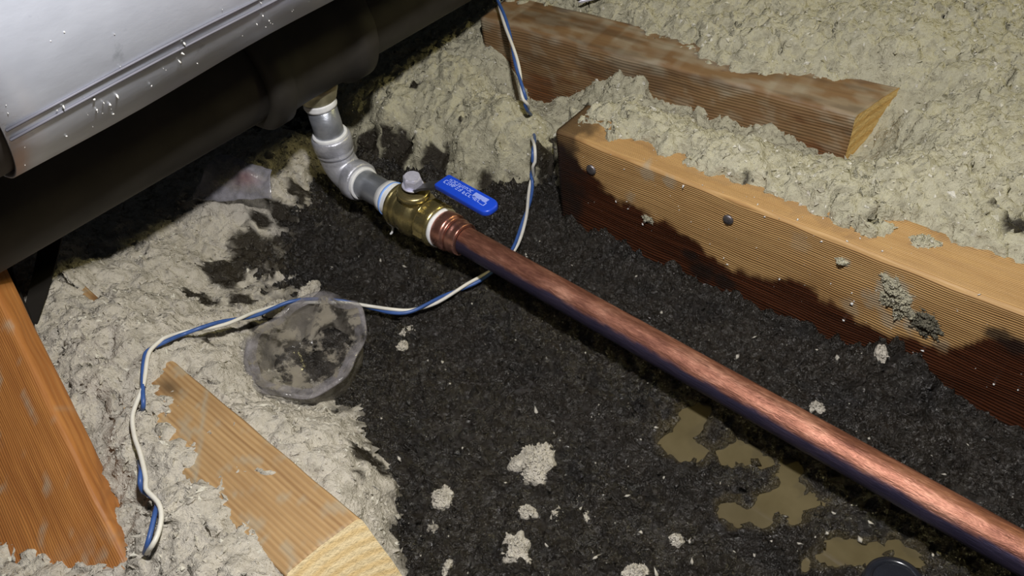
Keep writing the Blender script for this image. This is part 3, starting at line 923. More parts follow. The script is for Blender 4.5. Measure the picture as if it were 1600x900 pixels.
PX, PZ, PR = -.475, .157, .035
p_tilt = np.array([0, 1, -.028]); p_tilt = p_tilt / np.linalg.norm(p_tilt)
hub_y = .272
main = root('iron_main_pipe', (PX, hub_y, PZ - PR), 'dark iron main pipe in shadow under the silvery duct', 'pipe')
o_ = np.array([PX, hub_y, PZ])
adopt(main, lathe('pipe_barrel', o_ - p_tilt * .75, p_tilt, [(0, PR), (.5, PR), (.7, PR), (.9, PR), (1.5, PR)], M_IRON, None, 64))
hub = lathe('pipe_tee', o_ - p_tilt * .048, p_tilt, [(0, PR + .001), (.001, PR + .006), (.004, PR + .009), (.016, PR + .009), (.020, PR + .005), (.034, PR + .004), (.062, PR + .004), (.074, PR + .005), (.079, PR + .009), (.092, PR + .009), (.095, PR + .006), (.096, PR + .001)], M_IRON, None, 64)
hub['label'] = 'tee fitting with thick collars'
adopt(main, hub)

# ------------------------------------------------------------------ water line
A0 = np.array([-.3219, .2749, .040]); A1 = np.array([.0394, .2631, .040])
AX = (A1 - A0); AX /= np.linalg.norm(AX)             # along the copper, towards the viewer's right


def on_axis(x):
    return A0 + AX * ((x - A0[0]) / AX[0])


EL = on_axis(-.474)                                    # corner of the elbow
RT = .1085                                             # height of the riser's top under the brass bush
# brass bush under the tee
lean = np.array([-.03, .05, 1.]); lean /= np.linalg.norm(lean)
riser_top = EL + (RT - EL[2]) * np.array([0, 0, 1.]) * 1.0
bush = lathe('brass_bushing', riser_top - lean * .0005, lean, crisp([(0, .0122), (.001, .0138), (.005, .0152), (.0085, .0166), (.0125, .0166), (.0135, .015), (.020, .012)]), M_BRASS_D, None, 44)
bush['label'] = 'dull brass bush on the underside'
adopt(main, bush)

# galvanised pipework: short riser, elbow, short level nipple
galv = root('galvanized_elbow_pipe', (EL[0], EL[1], EL[2] - .016), 'grey galvanised elbow with short pipe nipples between brass bush and valve', 'pipe fitting')
NR = .0117
rn = lathe('pipe_nipple', EL + np.array([0, 0, .018]), (0, 0, 1), [(0, NR), (.02, NR), (RT - EL[2] - .018, NR)], M_NIPPLE, None, 36)
ln = lathe('pipe_nipple', EL + AX * .018, AX, [(0, NR), (.03, NR), (.062, NR)], M_NIPPLE, None, 36)
ln['label'] = 'darker grey level nipple'
adopt(galv, rn, ln)
# elbow body: swept quarter turn with a beaded collar at each mouth
RB = .016
q0 = EL + np.array([0, 0, .0265]); q1 = EL + AX * .0185
arc = []
for k in range(15):
    t = math.pi / 2 * k / 14
    arc.append(EL + AX * RB * (1 - math.sin(math.pi / 2 - t + math.pi / 2 * 0) if False else RB and (1 - math.cos(t))) * 1.0 + np.array([0, 0, 1.]) * RB * (1 - math.sin(t)))
arc = [q0 - np.array([0, 0, .001])] + arc + [q1 - AX * .001]
adopt(galv, sweep('elbow_body', arc, [.0142] * len(arc), M_GALV, None, 36))
col_prof = [(-.004, .0140), (-.0035, .0152), (-.002, .0162), (.0035, .0164), (.006, .0160), (.0072, .0150), (.0074, .0118)]
c1 = lathe('elbow_collar', EL + np.array([0, 0, .0232]), (0, 0, 1), [(-.004, .0140), (-.0035, .0150), (-.0010, .0152), (.0000, .0146), (.0012, .0156), (.0090, .0160), (.0115, .0156), (.0128, .0148), (.0130, .0118)], M_GALV, None, 44, wob=.008)
c2 = lathe('elbow_collar', EL + AX * .0190, AX, col_prof, M_GALV, None, 44, wob=.008)
adopt(galv, c1, c2)


def tape(o, ax, L, r, wob=.012, parent=galv, lab='white thread tape'):
    t = lathe('thread_tape', o, ax, [(0, r - .001), (.0003, r), (L * .35, r + .0003), (L * .7, r), (L - .0003, r + .0001), (L, r - .001)], M_TAPE, None, 48, wob=wob)
    t['label'] = lab
    adopt(parent, t); return t


tape(EL + np.array([0, 0, RT - EL[2] - .0062]), (0, 0, 1), .0060, .0126)
tape(EL + np.array([0, 0, .0355]), (0, 0, 1), .0028, .0138)
tape(EL + AX * .0258, AX, .0036, .0136)
vx0 = -.4030                                           # where the valve body starts
tp = tape(on_axis(-.4175), AX, .0150, .0136, .02, galv, 'thick white thread tape with blue stripe')
bs = lathe('blue_stripe', on_axis(-.4118), AX, [(0, .0134), (.0002, .0144), (.0016, .0144), (.0018, .0134)], M_TAPE_BLUE, None, 48); bs.parent = tp
bs['label'] = 'blue printed stripe'
# loose tail of tape under the joint
pt = on_axis(-.4070)
tail = [pt + np.array([0, -.0120, -.004]), pt + np.array([.001, -.0135, -.0075]), pt + np.array([.0022, -.0130, -.0120]), pt + np.array([.0045, -.0120, -.0150]), pt + np.array([.0040, -.0135, -.0200]), pt + np.array([.0030, -.0150, -.0215])]
tl = sweep('tape_tail', catmull(tail, .001), .0009, M_TAPE, None, 8); tl.parent = tp
tl['label'] = 'loose hanging end of tape'

# ball valve
valve = root('ball_valve', on_axis(-.380) - np.array([0, 0, .0185]), 'brass ball valve with blue lever handle on the copper pipe', 'valve')
V0 = on_axis(vx0)
vb = lathe('valve_body', V0, AX, crisp([(0, .0125), (.0002, .0162), (.0010, .0176), (.0030, .0178), (.0042, .0168), (.0056, .0168), (.0068, .0178), (.0100, .0178), (.0112, .0170), (.0150, .0182), (.0200, .0188), (.0245, .0184),
                                    (.0275, .0168), (.0290, .0160), (.0320, .0158), (.0340, .0168), (.0400, .0170), (.0455, .0168), (.0470, .0155), (.0472, .0120)]), M_BRASS, None, 56)
adopt(valve, vb)
# hexagon for the spanner at the outlet, cast boss for the stem
hx = lathe('wrench_hex', V0 + AX * .0345, AX, crisp([(0, .0172), (.0006, .0184), (.0098, .0184), (.0104, .0172)]), M_BRASS, None, 48, hexr={1, 2, 3, 4}, smooth=False)
adopt(valve, hx)
SX = V0 + AX * .0195
ST = SX + np.array([0, -.0005, 0])
lean_s = np.array([.12, .05, 1.]); lean_s /= np.linalg.norm(lean_s)
boss = lathe('stem_boss', ST + lean_s * .008, lean_s, crisp([(0, .0118), (.0090, .0108), (.0106, .0122), (.0118, .0125), (.0150, .0122), (.0158, .0100), (.0160, .0050)]), M_BRASS, None, 44)
adopt(valve, boss)
stem = lathe('valve_stem', ST + lean_s * .022, lean_s, [(0, .0045), (.006, .0045), (.012, .0040)], M_STEEL_D, None, 24)
adopt(valve, stem)
nut = lathe('hex_nut', ST + lean_s * .0285, lean_s, crisp([(0, .0060), (.0004, .0072), (.0062, .0072), (.0078, .0064), (.0080, .0058)], .0003), M_NUT, None, 48, hexr={1, 2, 3, 4, 5, 6}, smooth=False)
wsh = lathe('washer', ST + lean_s * .0272, lean_s, [(0, .0078), (.0003, .0082), (.0011, .0082), (.0013, .0078)], M_NUT, None, 32)
adopt(valve, nut, wsh)
# lever: flat steel strap into a blue vinyl grip
HZ = .0800
g0 = at(692, 285, HZ); g1 = at(768, 327.5, HZ); gx = g1 - g0; gl = np.linalg.norm(gx); gx /= gl; gy = np.cross((0, 0, 1), gx); gn = np.array([0, 0, 1.])
stp = ST + lean_s * .0265


def slab(name, poly, z0, z1, o, ax, ay, az, mat, bev=.0012, parent=None):
    """Rounded flat plate: polygon in (ax, ay), eased top and bottom edges."""
    poly = np.array(poly); c = poly.mean(0); m = len(poly); rows = []
    for (z, s) in ((z0, bev), (z0 + bev * .4, bev * .25), (z0 + bev, 0), (z1 - bev, 0), (z1 - bev * .4, bev * .25), (z1, bev)):
        d = poly - c; L = np.linalg.norm(d, axis=1)[:, None]
        q = c + d * (1 - s / L); rows.append([o + ax * a + ay * b + az * z for a, b in q])
    Vv = [v for r in rows for v in r]; k = len(rows)
    Ff = [(r * m + i, r * m + (i + 1) % m, (r + 1) * m + (i + 1) % m, (r + 1) * m + i) for r in range(k - 1) for i in range(m)]
    Ff += [tuple(range(m - 1, -1, -1)), tuple((k - 1) * m + i for i in range(m))]
    me_ = pymesh(name, Vv, Ff); ob = link(name, me_, mat, None)
    me_.polygons[len(Ff) - 1].use_smooth = False; me_.polygons[len(Ff) - 2].use_smooth = False
    return ob


def rounded(x0, x1, w, r0, r1, n=8):
    P = []
    for cx, cy, a0, r in ((x1 - r1, w - r1, 0, r1), (x0 + r0, w - r0, 90, r0), (x0 + r0, -w + r0, 180, r0), (x1 - r1, -w + r1, 270, r1)):
        for k in range(n):
            t = math.radians(a0 + 90 * k / (n - 1)); P.append((cx + r * math.cos(t), cy + r * math.sin(t)))
    return P


grip = slab('lever_handle', rounded(-.0015, gl + .0025, .0072, .0015, .0058), -.0022, .0026, g0, gx, gy, gn, M_BLUE)
grip['label'] = 'blue vinyl lever grip with white lettering'
adopt(valve, grip)
# worn white print on the grip: two broken lines of characters, a barred block and a corner mark
rgp = np.random.RandomState(21); Vp = []; Fp = []


def stroke(x0, y0, x1, y1, w=.00028, z=.00275):
    d = np.array([x1 - x0, y1 - y0]); L = np.hypot(*d); nrm = np.array([-d[1], d[0]]) / max(L, 1e-9) * w
    b0 = len(Vp)
    for zz in (z - .0003, z):
        for q in ((x0 - nrm[0], y0 - nrm[1]), (x1 - nrm[0], y1 - nrm[1]), (x1 + nrm[0], y1 + nrm[1]), (x0 + nrm[0], y0 + nrm[1])):
            Vp.append(g0 + gx * q[0] + gy * q[1] + gn * zz)
    Fp.extend([tuple(b0 + i for i in f) for f in ((4, 5, 6, 7), (0, 1, 5, 4), (1, 2, 6, 5), (2, 3, 7, 6), (3, 0, 4, 7))])


def glyphs(x, y, n, h, adv):
    for i in range(n):
        a = x + i * adv; w_ = adv * .62
        segs = [(a, y, a, y + h), (a, y + h, a + w_, y + h), (a + w_, y, a + w_, y + h), (a, y, a + w_, y), (a, y + h / 2, a + w_, y + h / 2)]
        for k in rgp.choice(5, 3, replace=False): stroke(*segs[k], w=h * .09)


glyphs(.0050, .0022, 9, .0021, .0026)
glyphs(.0030, -.0016, 6, .0030, .0030)
glyphs(.0225, -.0020, 6, .0026, .0030)
for k in range(6): stroke(.0300, .0012 + k * .0006, .0430, .0012 + k * .0006, .0002)
stroke(.0290, .0006, .0440, .0006, .0002); stroke(.0440, .0006, .0440, -.0025, .0003); stroke(.0402, -.0025, .0440, -.0025, .0002)
pr = link('white_lettering', pymesh('lettering', Vp, Fp), M_PRINT, None, False); pr.parent = grip
pr['label'] = 'worn white printing on the grip'
# steel strap between nut and grip
sp_ = catmull([stp - gx * .006, stp + gx * .004, stp * .55 + g0 * .45 + gn * -.001, g0 + gx * .004], .002)
ssv = []; 
for p in sp_:
    for a, b in ((-.0055, -.0011), (.0055, -.0011), (.0055, .0011), (-.0055, .0011)): ssv.append(p + gy * a + gn * b)
ssf = [(i * 4 + k, i * 4 + (k + 1) % 4, (i + 1) * 4 + (k + 1) % 4, (i + 1) * 4 + k) for i in range(len(sp_) - 1) for k in range(4)] + [(3, 2, 1, 0), tuple((len(sp_) - 1) * 4 + k for k in range(4))]
adopt(valve, link('lever_strap', pymesh('lever_strap', ssv, ssf), M_STEEL_D, None, False))

# copper line with its threaded adapter
cop = root('copper_pipe', on_axis(-.10) - np.array([0, 0, .0102]), 'long scratched copper water pipe running from the valve to the right edge', 'pipe')
CR = .0103; c0 = on_axis(-.330); CL = .66; nx, nr = 330, 40
a_, u_, v_ = frame_of(AX)
V = []; flank_mask = []
for k in range(nx + 1):
    s = CL * k / nx
    for i in range(nr):
        t = 2 * math.pi * i / nr
        V.append(c0 + a_ * s + (u_ * math.cos(t) + v_ * math.sin(t)) * CR)
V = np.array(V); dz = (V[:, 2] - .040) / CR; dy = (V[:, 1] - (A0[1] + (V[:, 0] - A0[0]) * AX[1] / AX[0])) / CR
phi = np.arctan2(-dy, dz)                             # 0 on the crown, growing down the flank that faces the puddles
flank_mask = sstep(.86, 1.02, phi + .13 * fbm(V[:, 0] * 40, phi * 2, 4, .6)) * (phi < 2.4) * .93
i = np.arange((nx + 1) * nr).reshape(nx + 1, nr); j = np.roll(i, -1, 1)
Q = np.stack([i[:-1], j[:-1], j[1:], i[1:]], -1).reshape(-1, 4)
tb = link('pipe_tube', raw_mesh('pipe_tube', V, Q, None, dict(blue_flank=flank_mask)), M_COPPER)
adopt(cop, tb)
ad0 = V0 + AX * .0495
ad = lathe('threaded_adapter', ad0, AX, crisp([(0, .0110), (.0002, .0136), (.0010, .0146), (.0092, .0148), (.0104, .0138), (.0112, .0122), (.0126, .0122), (.0136, .0132), (.0156, .0136), (.0172, .0130), (.0186, .0126), (.0218, .0128), (.0228, .0122), (.0229, .0103)]), M_COPPER2, None, 48)
ad['label'] = 'shiny stepped copper adapter'
adopt(cop, ad)
t3 = lathe('thread_tape', V0 + AX * .0468, AX, [(0, .0130), (.0003, .0152), (.0018, .0156), (.0032, .0148), (.0035, .0130)], M_TAPE, None, 48, wob=.02)
t3['label'] = 'white thread tape'
adopt(cop, t3)

# ------------------------------------------------------------------ twisted wire
wire = root('twisted_pair_wire', on_ground(480, 470), 'thin twisted blue and white wire winding over insulation and under the copper pipe', 'wire')


def wpath(lst):
    P = []
    for w in lst:
        P.append(on_ground(w[0], w[1], w[2]) if w[3] == 'g' else at(w[0], w[1], w[2]))
    return np.array(P)


common = wpath([
    (771, -40, .105, 'z'), (778, 0, .104, 'z'), (788, 30, .101, 'z'), (800, 70, .093, 'z'), (811, 115, .080, 'z'), (817, 145, .072, 'z'), (824, 168, .058, 'z'), (829, 185, .030, 'z'), (832, 205, .022, 'z'),
    (834, 226, .044, 'z'), (834, 252, .036, 'z'), (831, 280, .016, 'z'), (827, 312, .010, 'z'), (819, 345, .010, 'z'), (806, 383, .008, 'z'), (786, 410, .006, 'z'), (756, 432, .006, 'z'),
    (728, 447, .006, 'z'), (700, 461, .006, 'z'), (672, 475, .008, 'z'), (640, 486, .010, 'z'), (612, 486, .012, 'z'), (580, 480, .014, 'z'), (545, 473, .022, 'z'), (512, 470, .026, 'z'), (480, 470, .027, 'z'), (452, 473, .028, 'z'), (425, 481, .031, 'z'),
    (400, 490, .038, 'z'), (370, 499, .047, 'z'), (340, 507, .055, 'z'), (310, 514, .061, 'z'), (285, 521, .062, 'z'), (262, 529, .068, 'z'), (245, 538, .071, 'z')])
white_tail = wpath([(236, 546, .0725, 'z'), (230, 562, .073, 'z'), (227, 585, .0725, 'z'), (223, 605, .0725, 'z'), (215, 625, .0725, 'z'), (208, 645, .073, 'z'), (207, 662, .073, 'z'), (211, 685, .073, 'z'), (218, 705, .073, 'z'), (224, 728, .073, 'z'), (228, 750, .0735, 'z'), (228, 764, .0740, 'z'),
                    (238, 775, .0735, 'z'), (247, 785, .073, 'z'), (252, 800, .0725, 'z'), (251, 818, .072, 'z'), (246, 836, .0715, 'z'), (238, 852, .0705, 'z'), (229, 864, .062, 'z')])
blue_tail = wpath([(231, 548, .0715, 'z'), (225, 562, .0725, 'z'), (223, 585, .0725, 'z'), (223, 612, .0725, 'z'), (224, 634, .070, 'z'), (220, 650, .056, 'z'), (216, 690, .052, 'z'), (218, 722, .062, 'z'), (220, 735, .0715, 'z'), (219, 755, .0718, 'z'), (224, 768, .066, 'z'), (240, 778, .060, 'z'), (245, 788, .068, 'z'), (242, 802, .0718, 'z'), (237, 825, .0718, 'z'), (231, 848, .0708, 'z'), (226, 864, .061, 'z')])
cm = catmull(common, .0025)
sl = np.concatenate([[0], np.cumsum(np.linalg.norm(np.diff(cm, axis=0), axis=1))])
T = np.gradient(cm, axis=0); T /= np.linalg.norm(T, axis=1)[:, None]
U = np.cross(T, (0, 0, 1.)); U /= np.linalg.norm(U, axis=1)[:, None]; Wv = np.cross(U, T)
ph = sl / .085 * 2 * np.pi + .6 * np.sin(sl * 40)
off = (U * np.cos(ph)[:, None] + Wv * np.sin(ph)[:, None]) * .00125
ws, bs_ = cm + off, cm - off
adopt(wire, sweep('white_strand', np.vstack([ws[:-2], catmull(np.vstack([ws[-3:-2], white_tail]), .0025)[1:]]), .00135, M_WHITE_W, None, 8))
adopt(wire, sweep('blue_strand', np.vstack([bs_[:-2], catmull(np.vstack([bs_[-3:-2], blue_tail]), .0025)[1:]]), .00135, M_BLUE_W, None, 8))

# ------------------------------------------------------------------ plastic container, film, odds and ends
cc = at(486, 552, .016)
cup = root('crumpled_plastic_container', (cc[0], cc[1], .0), 'crumpled round clear plastic container half buried left of the mud', 'container')
up = np.array([.03, -.03, 1.]); up /= np.linalg.norm(up)
_, cu_, cv_ = frame_of(up)
KR = .0415; n = 72


def ringpt(t, r, z):
    w = 1 + .05 * math.sin(2 * t + .7) + .03 * math.sin(5 * t + 1) + .02 * math.sin(9 * t)
    return cc + (cu_ * math.cos(t) + cv_ * math.sin(t)) * r * w + up * (z + .0035 * math.sin(2 * t + 2.2) + .0016 * math.sin(5 * t + .4))


def cup_rows(name, rows, mat, crumple, lab=None):
    Vv = []
    for k, (r, z) in enumerate(rows):
        for i in range(n):
            t = 2 * math.pi * i / n
            p = ringpt(t, r, z)
            if crumple:
                q = crumple * min(1., (KR - r) / .008 + .2) * float(fbm(np.array([p[0] * 70]), np.array([p[1] * 70]), 3, .6)[0])
                p = p + up * q
            Vv.append(p)
    Ff = [(k * n + i, k * n + (i + 1) % n, (k + 1) * n + (i + 1) % n, (k + 1) * n + i) for k in range(len(rows) - 1) for i in range(n)]
    if rows[-1][0] < .006: Ff.append(tuple((len(rows) - 1) * n + i for i in range(n)))
    ob = link(name, pymesh(name, Vv, Ff), mat)
    if lab: ob['label'] = lab
    adopt(cup, ob); return ob


cup_rows('lid_film', [(KR - .0015, .0132), (KR - .006, .0115), (.031, .0105), (.026, .0100), (.021, .0098), (.016, .0096), (.011, .0096), (.007, .0096), (.004, .0096)], M_CUP, .0042, 'wrinkled see-through top')
cup_rows('rim', [(KR - .0070, .0118), (KR - .0040, .0130), (KR - .001, .0136), (KR + .0014, .0132), (KR + .0018, .0118), (KR - .0004, .0105)], M_CUP_RIM, 0, 'pale scuffed rim')
cup_rows('side_wall', [(KR - .002, .0120), (KR - .0032, .004), (KR - .005, -.004), (KR - .007, -.012), (KR - .009, -.016)], M_CUP_WALL, .0022, 'dusty side wall')

# clear film under the iron main
fp = [on_ground(430, 258, .006), on_ground(428, 302, .003), on_ground(345, 236, .004), on_ground(320, 300, .001)]
nu, nv = 40, 30; V = []; pk = []
A_, B_, C_, D_ = at(345, 240, .060), at(424, 263, .052), at(426, 312, .036), at(300, 312, .036)
for a in range(nu + 1):
    for b in range(nv + 1):
        u, v = a / nu, b / nv
        p = (A_ * (1 - u) + B_ * u) * (1 - v) + (D_ * (1 - u) + C_ * u) * v
        p = p + np.array([0, 0, 1]) * (.0050 * float(fbm(np.array([p[0] * 45]), np.array([p[1] * 45]), 3)[0]) + .005 * math.sin(math.pi * v) * (1 - u * .5))
        V.append(p); pk.append(math.exp(-((u - .62) ** 2 / .035 + (v - .52) ** 2 / .03)) * .8)
i = np.arange((nu + 1) * (nv + 1)).reshape(nu + 1, nv + 1)
Q = np.stack([i[:-1, :-1], i[1:, :-1], i[1:, 1:], i[:-1, 1:]], -1).reshape(-1, 4)
film = link('plastic_film', raw_mesh('plastic_film', np.array(V), Q, None, dict(pink=np.array(pk))), M_FILM)
sm_ = film.modifiers.new('thickness', 'SOLIDIFY'); sm_.thickness = .0004
tag(film, 'clear crinkled plastic film with pink patch lying under the dark pipe', 'plastic film')

# dark strips added in place of a forked shadow beside the brace
shade = root('shade_fork', at(42, 505, .046), 'dark forked strips standing in for shadow beside the top of the orange board', 'shade')


def shade_leg(pts, w0, w1):
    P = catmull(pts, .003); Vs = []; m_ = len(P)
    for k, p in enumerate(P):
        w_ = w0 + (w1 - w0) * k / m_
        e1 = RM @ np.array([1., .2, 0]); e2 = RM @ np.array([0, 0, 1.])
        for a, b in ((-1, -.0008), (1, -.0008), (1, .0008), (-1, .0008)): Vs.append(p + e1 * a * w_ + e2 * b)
    return link('shade_leg', pymesh('shade_leg', Vs, [(i * 4 + k, i * 4 + (k + 1) % 4, (i + 1) * 4 + (k + 1) % 4, (i + 1) * 4 + k) for i in range(m_ - 1) for k in range(4)] + [(3, 2, 1, 0), tuple((m_ - 1) * 4 + k for k in range(4))]), M_SHADE, None, False)


adopt(shade, shade_leg([at(96, 318, .120), at(84, 352, .100), at(72, 410, .082), at(50, 490, .074), at(38, 530, .062)], .0085, .0045),
      shade_leg([at(-22, 318, .135), at(-12, 360, .112), at(6, 430, .090), at(34, 490, .076), at(46, 525, .064)], .0100, .0045))

# black plastic cap at the bottom edge
kc = at(1400, 922, .004)
cap = root('plastic_canister', (kc[0], kc[1], -.006), 'glossy black round plastic canister in the shallow puddle at the bottom edge', 'canister')
kax = np.array([-.15, .10, 1.])
adopt(cap, lathe('canister_body', kc - np.array([0, 0, .012]), kax, [(0, .0130), (.002, .0150), (.012, .0156), (.0150, .0148), (.0162, .0136), (.0166, .0120)], M_BLACK, None, 56, wob=.006))
adopt(cap, lathe('canister_rim', kc - np.array([0, 0, .012]) + kax / np.linalg.norm(kax) * .0160, kax, [(0, .0142), (.0012, .0143), (.0020, .0132), (.0021, .0108), (.0006, .0102), (.0, .0100)], M_BLACK, None, 56))

# dark metal scrap at the top edge
q_ = at(914, -6, .094)
scr = root('metal_clip', q_ - np.array([0, 0, .006]), 'small dark folded metal clip at the top edge behind the far joist', 'clip')
e1, e2 = _ux, _uy


def plate(name, P, th, mat):
    P = [np.asarray(p, float) for p in P]; nrm = np.cross(P[1] - P[0], P[2] - P[0]); nrm /= np.linalg.norm(nrm)
    Vv = P + [p - nrm * th for p in P]; m = len(P)
    return link(name, pymesh(name, Vv, [tuple(range(m)), tuple(range(2 * m - 1, m - 1, -1))] + [(i, m + i, m + (i + 1) % m, (i + 1) % m) for i in range(m)]), mat, None, False)


pts2 = [q_ + e1 * -.012 + e2 * -.004, q_ + e1 * .002 + e2 * -.009, q_ + e1 * .016 + e2 * .006, q_ + e1 * -.012 + e2 * .02]
adopt(scr, plate('clip_plate', [p + np.array([0, 0, .004]) for p in pts2], .0012, M_BLACK))
adopt(scr, plate('bright_edge', [q_ + e1 * .000 + e2 * -.011 + np.array([0, 0, .000]), q_ + e1 * .003 + e2 * -.0105, q_ + e1 * .018 + e2 * .006 + np.array([0, 0, .001]), q_ + e1 * .0155 + e2 * .007 + np.array([0, 0, .004])], .0010, M_NUT))

# wood splinter
sa, sb = at(166, 511, .066), at(186, 530, .066)
sd = sb - sa
spl = sweep('wood_splinter', [sa, sa + sd * .3 + np.array([0, 0, .001]), sa + sd * .7, sb], [.0007, .0014, .0012, .0005], M_SPLINTER, None, 6)
tag(spl, 'yellow wood splinter lying on grey insulation near the orange board', 'splinter')


# ------------------------------------------------------------------ fallen clumps
def clump(px, py, rx, ry, label, z=0., rot=0., nrm=None, seed=0, mat=None, hgt=.55, damp=0., surf=None, notch=None, amp=.42):
    rng = np.random.RandomState(seed + 50)
    if surf is not None: c = surf
    else:
        c = at(px, py, z)
    k = depth(c) / F
    na, nr_ = 40, 12; V = []
    if nrm is None: e1_, e2_, e3 = RM @ np.array([1., 0, 0]), None, np.array([0, 0, 1.])
    else: e3 = np.asarray(nrm, float); e1_ = np.array([1., 0, 0])
    e1_ = e1_ - e3 * (e1_ @ e3); e1_ /= np.linalg.norm(e1_); e2_ = np.cross(e3, e1_)
    fore = 1.38 if nrm is None else 1.15
    for a in range(nr_ + 1):
        f = a / nr_
        for i in range(na):
            t = 2 * math.pi * i / na
            edge = 1 + amp * .75 * float(fbm(np.array([math.cos(t) * 1.3 + seed * 3.1]), np.array([math.sin(t) * 1.3 + seed]), 4, .5)[0])
            if notch is not None:
                dt = (t - notch + math.pi) % (2 * math.pi) - math.pi; edge *= 1 - .55 * math.exp(-dt * dt / .05)
            edge = max(edge, .25)
            x = f * edge * rx * k * math.cos(t); y = f * edge * ry * k * fore * math.sin(t)
            x, y = x * math.cos(rot) - y * math.sin(rot), x * math.sin(rot) + y * math.cos(rot)
            hh = hgt * min(rx, ry) * k * math.sqrt(max(0, 1 - f ** 2.4))
            p = c + e1_ * x + e2_ * y
            bb = .0016 * float(billow(np.array([p[0] * 190 + seed]), np.array([(p[1] + p[2]) * 190]), 2)[0]) * (1 - f ** 3)
            V.append(p + e3 * (hh + bb - .0016 * f))
    Ff = [(a * na + i, a * na + (i + 1) % na, (a + 1) * na + (i + 1) % na, (a + 1) * na + i) for a in range(1, nr_) for i in range(na)] + [tuple(na + i for i in range(na))]
    # underside
    b0 = len(V); V += [p - e3 * .004 for p in V[nr_ * na:]]
    Ff += [(nr_ * na + i, nr_ * na + (i + 1) % na, b0 + (i + 1) % na, b0 + i) for i in range(na)] + [tuple(b0 + na - 1 - i for i in range(na))]
    V = V[na:]; Ff = [tuple(q - na for q in f) for f in Ff]
    V = np.array(V)
    # loose bits on it
    nb = int(40 + rx * ry * .55); pick = rng.choice((nr_ - 1) * na, nb)
    CV, CT = crumbs(V[pick], None, .0005 + .0011 * rng.rand(nb) ** 2, rng)
    me_ = pymesh('clump', np.vstack([V - c, CV - c]), Ff + [tuple(t + len(V)) for t in CT])
    for nm, val in (('damp', np.concatenate([np.full(len(V), damp), np.full(len(CV), damp)])), ('fleck', np.concatenate([np.full(len(V), .0), np.repeat((rng.rand(nb) < .1) * .6, 6)]))):
        a_t = me_.attributes.new(nm, 'FLOAT', 'POINT'); a_t.data.foreach_set('value', val.astype(np.float32))
    o = link('insulation_clump', me_, mat or M_INS); o.location = tuple(c)
    tag(o, label, 'clump', 'fallen insulation clumps')
    return o


clump(834, 726, 34, 30, 'largest pale insulation clump on the black mud, notched at its lower side', rot=-.5, seed=1, notch=4.2)
clump(690, 776, 18, 15, 'round pale clump on the mud between the largest clump and the left insulation bed', seed=2)
clump(824, 798, 15, 8, 'small flat clump lying just below the largest notched clump', seed=3, rot=-.4)
clump(868, 804, 12, 7, 'small narrow clump below and right of the largest notched clump', seed=4, rot=.8)
clump(808, 858, 25, 20, 'ragged clump with a spur, second largest on the mud, near the bottom edge', seed=5, rot=.4, amp=.6)
clump(915, 805, 7, 8, 'tiny arrow-shaped clump alone on the mud right of the largest clump', seed=6)
clump(994, 893, 20, 12, 'pale clump on the mud cut by the bottom edge of the photo', seed=7)
clump(636, 516, 13, 7, 'upper of two small clumps on the mud right of the plastic container', seed=8, rot=.2)
clump(628, 538, 9, 8, 'lower of two small clumps on the mud right of the plastic container', seed=9)
clump(1276, 636, 14, 10, 'small grey clump on the mud against the upper side of the copper pipe', seed=10, rot=-.3, z=.002)
clump(1058, 842, 12, 8, 'small pale clump on the mud between the bottom-edge clump and the puddles', seed=11)
clump(698, 886, 7, 11, 'narrow clump on the mud near the bottom edge left of the ragged clump', seed=12, rot=-.4)
clump(676, 825, 11, 6, 'thin grey clump on the mud below the round clump', seed=13, damp=.35)
clump(480, 452, 9, 18, 'upright pale clump stuck to the wire above the plastic container', z=.012, seed=14, rot=-.6, hgt=.8)
clump(430, 478, 22, 9, 'tufty clump draped over the wire left of the upright one', z=.020, seed=22, rot=.3, hgt=.8)
clump(1444, 378, 26, 13, 'grey-bottomed clump resting on top of the long joist', z=J1_TOP, seed=15, mat=M_INSB, rot=-.2)
clump(1315, 408, 11, 8, 'small clump stuck on the long joist face left of the smeared clump', seed=16, surf=on_y(1315, 408, J1_Y0), nrm=(0, -1, 0), mat=M_INSB)
clump(1402, 468, 26, 44, 'smeared clump stuck to the front face of the long joist', seed=17, surf=on_y(1400, 462, J1_Y0), nrm=(0, -1, 0), mat=M_INSB, rot=.5, hgt=.25, damp=.12, amp=.6)
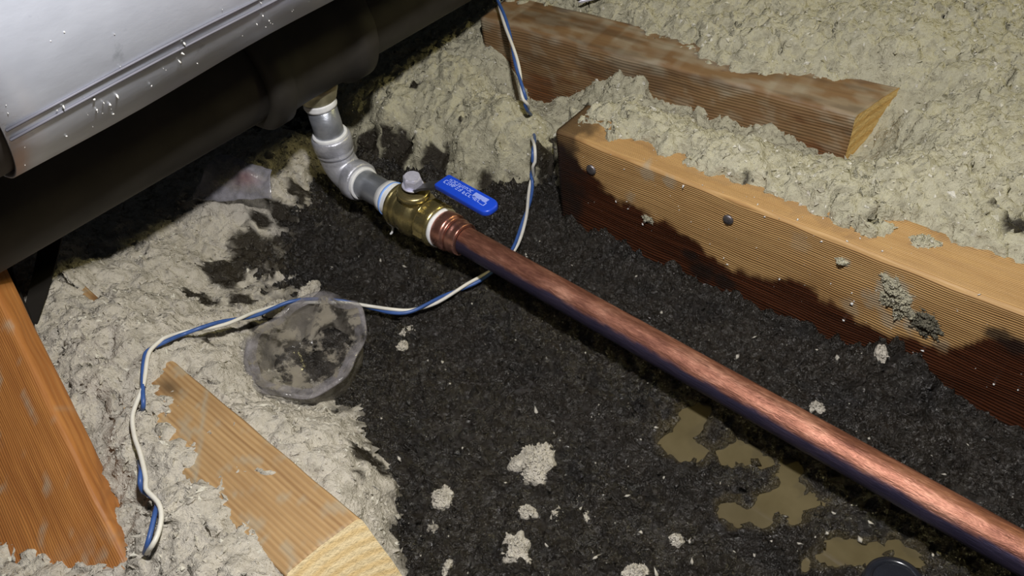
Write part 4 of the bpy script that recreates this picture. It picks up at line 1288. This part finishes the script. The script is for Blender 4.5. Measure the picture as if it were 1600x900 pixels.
clump(1452, 515, 24, 30, 'dark damp smear beside the smeared clump on the long joist', seed=18, surf=on_y(1446, 505, J1_Y0), nrm=(0, -1, 0), mat=M_INSB, rot=.8, hgt=.2, damp=.75, amp=.6)
clump(1553, 565, 13, 14, 'pale clump on the mud against the foot of the long joist, nearest the right edge', seed=19, z=.012, hgt=.8)
clump(1498, 584, 10, 9, 'small pale clump on the mud left of the one nearest the right edge', seed=20, z=.008, hgt=.8)
clump(1378, 548, 9, 10, 'small pale clump on top of the black heap against the long joist', seed=21, z=.022, hgt=.8)
clump(992, 345, 12, 7, 'dirty clump on the wet part of the long joist near its black end', seed=23, surf=on_y(1012, 343, J1_Y0), nrm=(0, -1, 0), mat=M_INSB, damp=.2)

# paper flecks strewn over the mud
rf = np.random.RandomState(11); nf = 420
ff = []
while len(ff) < nf:
    x, y = rf.uniform(480, 1600), rf.uniform(300, 900); p = at(x, y, 0)
    if p[1] > .36 or p[1] < -.1 or p[0] > .3: continue
    hz = float(mud_h(np.array([p[0]]), np.array([p[1]]))[0])
    if float(ground(np.array([p[0]]), np.array([p[1]]))[0]) > .001 or hz < -.004: continue
    ff.append((p[0], p[1], hz + .0003))
CV, CT = crumbs(np.array(ff), None, .0004 + .0022 * rf.rand(nf) ** 5, rf)
fl = link('paper_flecks', raw_mesh('paper_flecks', CV, None, CT), M_FLECK, smooth=False)
tag(fl, 'tiny pale paper flecks strewn over the black mud', 'flecks', None, 'stuff')
rj = np.random.RandomState(12); nj = 110; jj = []
for _ in range(nj):
    x = rj.uniform(J1_X0 + .02, .05); z_ = rj.uniform(.02, .084) if rj.rand() < .7 else .0842
    jj.append((x, J1_Y0 - .0002, z_) if z_ < .084 else (x, rj.uniform(J1_Y0, J1_Y0 + .02), J1_TOP + .0003))
CV, CT = crumbs(np.array(jj), None, .0003 + .0011 * rj.rand(nj) ** 4, rj)
jf = link('stuck_flecks', raw_mesh('stuck_flecks', CV, None, CT), M_SPECK, smooth=False)
jf['kind'] = 'stuff'; jf['label'] = 'white flecks stuck to the wood'
adopt(j1, jf)
